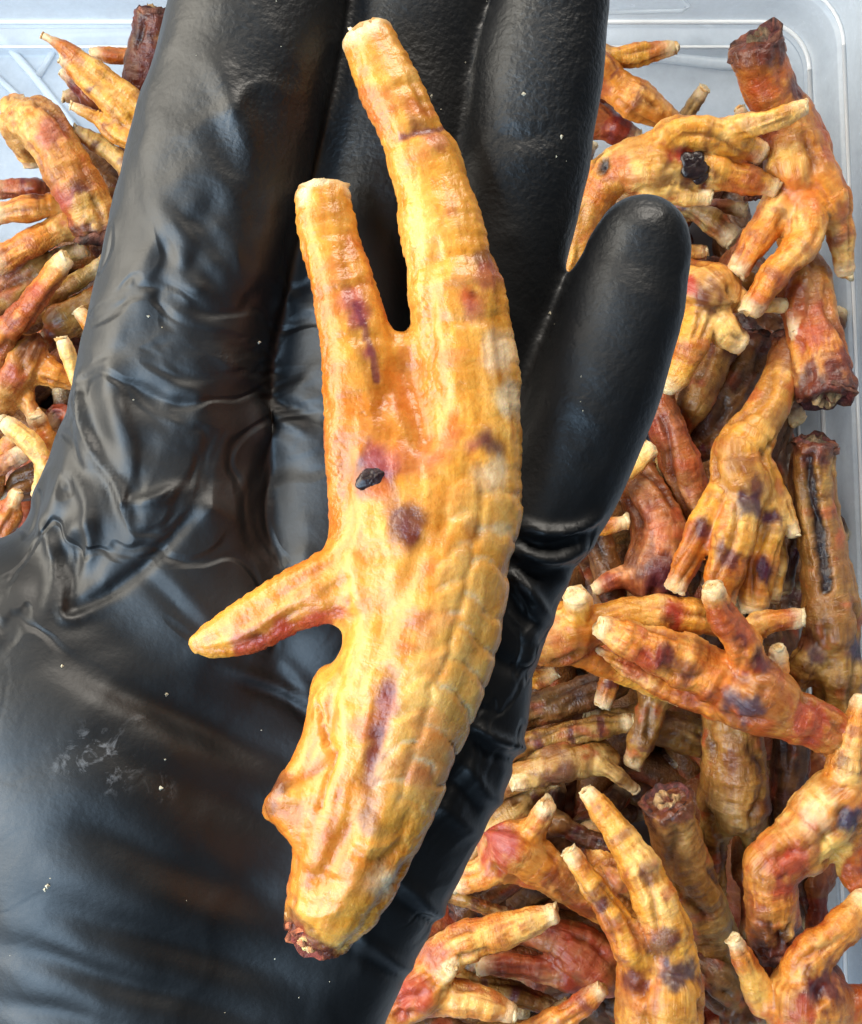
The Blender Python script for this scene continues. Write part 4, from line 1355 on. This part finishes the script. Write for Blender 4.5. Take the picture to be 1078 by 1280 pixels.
def held_detail(V, N, S, A, R, CH, X, Y, disp, C, peb, px):
    # big transverse plates down the outer side of the shank
    ax = np.array([(620, 560), (610, 660), (590, 780), (555, 870), (525, 960), (500, 1040)], float)
    bd = np.full(len(V), 1e9); bs = np.zeros(len(V)); sg = np.zeros(len(V)); acc = 0
    for a, b in zip(ax[:-1], ax[1:]):
        d = b - a
        L = np.hypot(*d)
        t = np.clip(((X - a[0]) * d[0] + (Y - a[1]) * d[1]) / L ** 2, 0, 1)
        ex, ey = X - a[0] - t * d[0], Y - a[1] - t * d[1]
        dist = np.hypot(ex, ey)
        m = dist < bd
        bd[m] = dist[m]; bs[m] = (acc + t * L)[m]; sg[m] = (ex * d[1] - ey * d[0])[m] / L
        acc += L
    up = N[:, 2] > -0.3
    n = fbm(px, 0.3, 777, 2) - .5
    band = sstep(58, 46, np.abs(sg) + 10 * n) * sstep(20, 70, bs) * sstep(acc, acc - 60, bs) * up
    row = (bs - 0.012 * sg * sg + 20 * (sg < -14) + 26 * n + 34 * (fbm(px, 0.12, 781, 2) - .5)) / 45.0
    fr = row - np.floor(row)
    edge = sstep(0.10, 0.0, fr) + sstep(0.90, 1.0, fr)
    disp = disp * (1 - 0.55 * band) + band * (0.42 * sstep(0, .3, fr) * (1 - .75 * fr) - 0.16 * edge - 0.35 * np.exp(-((sg + 14 + 20 * n) / 4.0) ** 2))
    cell = _h(np.floor(row).astype(np.int64), np.zeros(len(V), np.int64), np.zeros(len(V), np.int64), 5)
    plate = np.array((.80, .50, .17))[None] * (0.85 + .3 * cell[:, None]) + (np.array((.70, .26, .04)) - np.array((.80, .50, .17)))[None] * (sstep(.5, .9, cell) * sstep(.2, .7, fr))[:, None]
    C = C + (plate - C) * (0.28 * band)[:, None]
    C = C + (np.array((.88, .72, .44)) - C) * (0.5 * band * edge * sstep(.35, .6, fbm(px, .3, 790, 2)))[:, None]
    # pale rim along the right-hand edge of the long toe and shank
    # small scale steps notching the toe outlines
    tz = np.isin(CH, (1, 2, 3))
    ph = S * 1000 / 1.55 + 0.8 * n
    f2 = ph - np.floor(ph)
    side = np.abs(N[:, 2]) < 0.75
    disp = disp + tz * side * 0.28 * (sstep(0, .3, f2) * (1 - .8 * f2))
    peb = np.clip(peb + 0.2, 0, .7) * (1 - .8 * band)
    return disp, np.clip(C, .004, .92), peb


hstains = [(612, 552, 22, 'p', .8), (622, 560, 18, 'g', .6), (590, 556, 14, 'v', .6), (468, 596, 30, 'm', .9), (472, 612, 16, 'o', .6), (482, 575, 22, 'v', .6), (512, 658, 24, 'b', .75), (518, 664, 14, 'm', .8), (500, 650, 12, 'p', .5), (530, 650, 14, 'b', .6),
           (592, 662, 14, 'm', .6), (575, 690, 14, 'b', .35), (586, 372, 20, 'r', .75), (592, 366, 9, 'm', .7), (598, 322, 16, 'p', .65), (575, 348, 20, 'v', .35), (527, 160, 15, 'p', .55), (528, 185, 16, 'o', .8), (468, 52, 18, 'o', .3),
           (452, 395, 17, 'v', .85), (455, 405, 9, 'm', .6), (440, 375, 18, 'v', .7), (462, 440, 14, 'v', .7), (548, 175, 14, 'v', .5), (605, 345, 18, 'v', .6), (590, 390, 18, 'v', .5), (478, 950, 20, 'q', .7), (486, 880, 20, 'q', .7), (416, 262, 18, 'b', .25), (488, 862, 18, 'q', .95), (486, 866, 10, 'm', .8), (480, 880, 18, 'r', .5), (471, 915, 17, 'q', .95), (470, 918, 10, 'm', .9), (467, 942, 18, 'q', .95), (466, 944, 9, 'm', .8),
           (540, 945, 36, 'r', .5), (530, 905, 20, 'o', .6), (462, 1028, 16, 'b', .7), (470, 985, 18, 'b', .5), (350, 985, 14, 'b', .75), (338, 1010, 12, 'b', .6), (320, 800, 16, 'm', .8), (350, 785, 18, 'r', .8), (395, 768, 18, 'r', .7), (300, 806, 16, 'v', .6),
           (370, 1180, 32, 'b', .75), (365, 1172, 18, 'r', .7), (520, 500, 22, 'o', .7), (512, 470, 16, 'o', .7), (505, 440, 10, 'o', .6), (540, 560, 26, 'v', .3), (640, 500, 24, 'w', .6), (625, 440, 26, 'w', .5), (620, 590, 26, 'w', .5),
           (440, 700, 24, 'o', .3), (420, 620, 30, 'o', .35), (500, 790, 30, 'b', .22), (480, 1110, 26, 'w', .35), (490, 1105, 14, 'w', .6), (362, 1150, 16, 'b', .5), (395, 1195, 22, 'm', .7), (352, 975, 16, 'b', .6), (500, 960, 22, 'r', .4), (560, 770, 20, 'o', .5), (545, 830, 22, 'o', .5)]
hf = build_foot('chicken_foot', 'large golden orange chicken foot held across the gloved palm', held, 'h', cvar=.7, stains=hstains, seed=77, h=0.00052, k=0.0042,
                flat=0.70, tiplen=.003, brown=0, rough=0.45, scute=.35, bruise=.08, mott=.5, wrk=.16, dry=.35,
                folds=[([(498, 178), (526, 162), (556, 158)], 6, -0.48), ([(508, 196), (536, 182), (566, 180)], 8, 0.36), ([(512, 338), (560, 318), (610, 318)], 6, -0.42), ([(518, 358), (568, 346), (622, 352)], 7, 0.36), ([(520, 395), (570, 402), (630, 396)], 6, -0.36),
                       ([(388, 372), (428, 360), (466, 350)], 6, -0.36), ([(396, 430), (440, 420), (486, 420)], 6, -0.30), ([(376, 300), (410, 292), (444, 292)], 5, -0.30), ([(482, 112), (500, 108), (520, 104)], 5, -0.30),
                       ([(424, 850), (410, 900), (414, 945), (392, 972), (362, 985)], 6, -0.66), ([(440, 830), (430, 900), (432, 950), (405, 1000)], 9, 0.42), ([(455, 960), (440, 1010), (420, 1060), (400, 1120)], 12, -0.72), ([(480, 985), (470, 1040), (440, 1100), (415, 1150)], 9, 0.48),
                       ([(520, 990), (500, 1050), (470, 1100)], 9, -0.54), ([(430, 1045), (470, 1058), (512, 1046)], 5, 0.48), ([(436, 1062), (470, 1075), (505, 1062)], 5, -0.42), ([(370, 1090), (410, 1102), (450, 1096)], 7, -0.42), ([(358, 1130), (395, 1142), (440, 1130)], 6, 0.36),
                       ([(380, 1020), (372, 1060), (366, 1100)], 8, -0.48), ([(532, 560), (534, 600), (531, 645)], 4, 0.30), ([(446, 470), (440, 540), (432, 620), (440, 680)], 12, -0.48), ([(420, 480), (418, 560), (420, 630)], 10, 0.30), ([(400, 715), (350, 745), (290, 780)], 7, -0.42), ([(410, 735), (350, 765), (290, 800)], 6, 0.30),
                       ([(455, 640), (440, 700), (452, 770), (440, 830)], 10, 0.36), ([(480, 700), (478, 760), (470, 830)], 12, -0.48), ([(560, 600), (556, 660), (540, 720)], 9, -0.42), ([(590, 420), (600, 480), (604, 540)], 12, -0.36)], detail=held_detail,
                slits=[([(446, 380), (456, 410), (468, 450), (472, 475)], 5, 'p'), ([(508, 462), (513, 480), (521, 505), (532, 545)], 17, 'v'), ([(555, 160), (520, 164), (500, 172)], 4, 'p'),
                       ([(488, 845), (478, 880), (470, 930), (462, 975)], 13, 'q'), ([(300, 815), (340, 800), (400, 775), (425, 765)], 9, 'r'), ([(420, 940), (410, 970), (400, 1010)], 3, 'c'), ([(396, 880), (408, 930)], 3, 'c')])
for c_ in hf.children:
    if c_.name.startswith('bone_end'):      # this cut is fresher: red-brown instead of black
        at_ = c_.data.attributes['Col'].data
        a_ = np.empty(len(at_) * 4, np.float32)
        at_.foreach_get('color', a_)
        a_ = a_.reshape(-1, 4)
        a_[:, :3] = np.clip(a_[:, :3] * np.array((2.0, 1.9, 1.5)) + np.array((.10, .025, .008)), 0, .8)
        at_.foreach_set('color', a_.ravel())
hf.name = 'held_chicken_foot'
hf['group'] = 'dried chicken feet held up'


def pebble(name, c, rx, ry, rz, col, rot, parent, mat, rough=.15, seed=0, n=(14, 9)):
    V, F = [], []
    na, nb = n
    rs = np.random.default_rng(seed)
    w0 = rs.uniform(0, 6.28, 3)
    for j in range(nb):
        ph_ = math.pi * (j + .5) / nb
        for i in range(na):
            a = 2 * math.pi * i / na
            q = 1 + rough * (0.35 * (rs.random() - .5) + .45 * math.sin(2 * a + w0[0] + 2 * ph_) + .4 * math.sin(3 * a + w0[1] - 3 * ph_) + .3 * math.sin(5 * a + w0[2] + 5 * ph_))
            x, y, z = rx * math.sin(ph_) * math.cos(a) * q, ry * math.sin(ph_) * math.sin(a) * q, rz * math.cos(ph_) * q
            V.append((c[0] + x * math.cos(rot) - y * math.sin(rot), c[1] + x * math.sin(rot) + y * math.cos(rot), c[2] + z))
    for j in range(nb - 1):
        for i in range(na):
            i2 = (i + 1) % na
            F.append((j * na + i, (j + 1) * na + i, (j + 1) * na + i2, j * na + i2))
    F.append(tuple(range(na)))
    F.append(tuple((nb - 1) * na + i for i in range(na - 1, -1, -1)))
    C = np.array(col)[None] * rs.uniform(.6, 1.4, (len(V), 1))
    return make_obj(name, V, F, mat, parent, origin=c, attrs={'Col': np.clip(C, 0, 1), 'peb': np.zeros(len(V)), 'mott': np.zeros(len(V)), 'wrk': np.zeros(len(V)), 'bone': np.zeros((len(V), 3))})


from mathutils.bvhtree import BVHTree
deps = bpy.context.evaluated_depsgraph_get()
deps.update()


def bvh(V, Q):
    return BVHTree.FromPolygons([tuple(v) for v in V], [tuple(q) for q in Q])


def verts_of(o):
    n = len(o.data.vertices)
    a = np.empty(n * 3, np.float32)
    o.data.vertices.foreach_get('co', a)
    q = np.empty(len(o.data.loops), np.int32)
    o.data.loops.foreach_get('vertex_index', q)
    return a.reshape(-1, 3) + np.array(o.location if o.parent is None else o.location + o.parent.location), q.reshape(-1, 4)


foot_bvh = bvh(*verts_of(hf))


def drop(tree, x, y):
    """point where the line of sight through a photograph pixel meets a surface"""
    t = P(x, y, 0.0)
    o = Vector((0, 0, HC))
    hit = tree.ray_cast(o, (Vector(t) - o).normalized(), 1.0)
    return hit


hit = drop(foot_bvh, 467, 598)
if hit[0]:
    pebble('scab', np.array(hit[0]) + np.array((0, 0, -.0004)), .0026, .0015, .0007, (.026, .013, .014), 0.45, hf, SKIN, .14, 3, (30, 18))
sv = bvh(*verts_of(scabby))
for i, (x, y, r) in enumerate([(868, 209, 17), (861, 200, 11), (875, 218, 12), (872, 198, 10)]):
    hit = drop(sv, x, y)
    if hit[0]:
        rr_ = RP(r, hit[0].z)
        pebble('scab', np.array(hit[0]) + np.array((0, 0, -rr_ * .06)), rr_, rr_ * .95, rr_ * .30, (.016, .008, .009), i, scabby, SKIN, .16, 80 + i, (16, 10))
# crumbly grains round the cut end
for i, (x, y, r, c) in enumerate([(354, 1150, 5, (.6, .32, .12)), (356, 1163, 7, (.40, .11, .04)), (364, 1175, 8, (.36, .09, .035)), (373, 1185, 8, (.45, .16, .06)), (384, 1192, 8, (.55, .24, .08)), (397, 1190, 7, (.68, .40, .16)), (407, 1183, 7, (.66, .38, .14)),
                                 (418, 1172, 7, (.70, .42, .16)), (370, 1172, 9, (.28, .05, .025)), (386, 1180, 8, (.40, .12, .04)), (379, 1194, 5, (.74, .50, .24)), (402, 1194, 5, (.76, .54, .28)), (430, 1160, 6, (.62, .34, .12))]):
    z = 0.0150
    x, y = x + 7, y - 8
    pebble('cut_crumb', P(x, y, z), RP(r, z), RP(r * .8, z), RP(r * .8, z), c, i * 1.1, hf, CUT, .3, 40 + i, (9, 6))
# ragged nibs on the toe ends and along the pale edge of the shank
for i, (x, y, r) in enumerate([(386, 230, 5), (405, 231, 4), (432, 240, 5), (440, 37, 5), (456, 38, 4), (478, 44, 4), (486, 1102, 8), (476, 1114, 7), (462, 1126, 6)]):
    z = 0.0125 if y < 600 else 0.017
    pebble('skin_shred', P(x, y, z), RP(r, z), RP(r * .6, z), RP(r * .5, z), (.88, .78, .55), i * .9, hf, CUT, .35, 60 + i, (8, 5))

# ------------------------------------------------------------------ dust on the glove: pale crumbs nobody would count
gb = bvh(HV, HQ)
V, F, C = [], [], []
rs = np.random.default_rng(5)
cr = [(60, 1107, 5.0), (57, 1112, 3), (208, 868, 3), (324, 428, 3.5), (200, 985, 3.5), (78, 833, 3), (688, 392, 2.5), (702, 170, 3), (655, 118, 3), (650, 470, 3), (540, 120, 2.5), (186, 395, 2.5)]
cr += [(rs.uniform(0, 860), rs.uniform(0, 1280), rs.uniform(0.7, 1.5)) for _ in range(34)]
for (x, y, r) in cr:
    h_ = drop(gb, x, y)
    f_ = drop(foot_bvh, x, y)
    if h_[0] is None or h_[1].z < .2 or f_[0] is not None:
        continue
    b = len(V)
    s = RP(r, h_[0].z)
    for d in ((1, 0, 0), (0, 1, 0), (-1, 0, 0), (0, -1, 0), (0, 0, .8), (0, 0, -.6)):
        q = rs.uniform(.6, 1.4)
        V.append(np.array(h_[0]) + np.array(d) * s * q + rs.uniform(-.2, .2, 3) * s)
        C.append(np.array((.75, .68, .52)) * rs.uniform(.6, 1.1))
    for t in ((0, 1, 4), (1, 2, 4), (2, 3, 4), (3, 0, 4), (1, 0, 5), (2, 1, 5), (3, 2, 5), (0, 3, 5)):
        F.append(tuple(b + i for i in t))
cb = make_obj('crumbs', V, F, CUT, None, attrs={'Col': np.clip(np.array(C), 0, 1)}, smooth=False)
tag(cb, 'pale dust and crumbs scattered over the black glove', 'crumbs', kind='stuff')
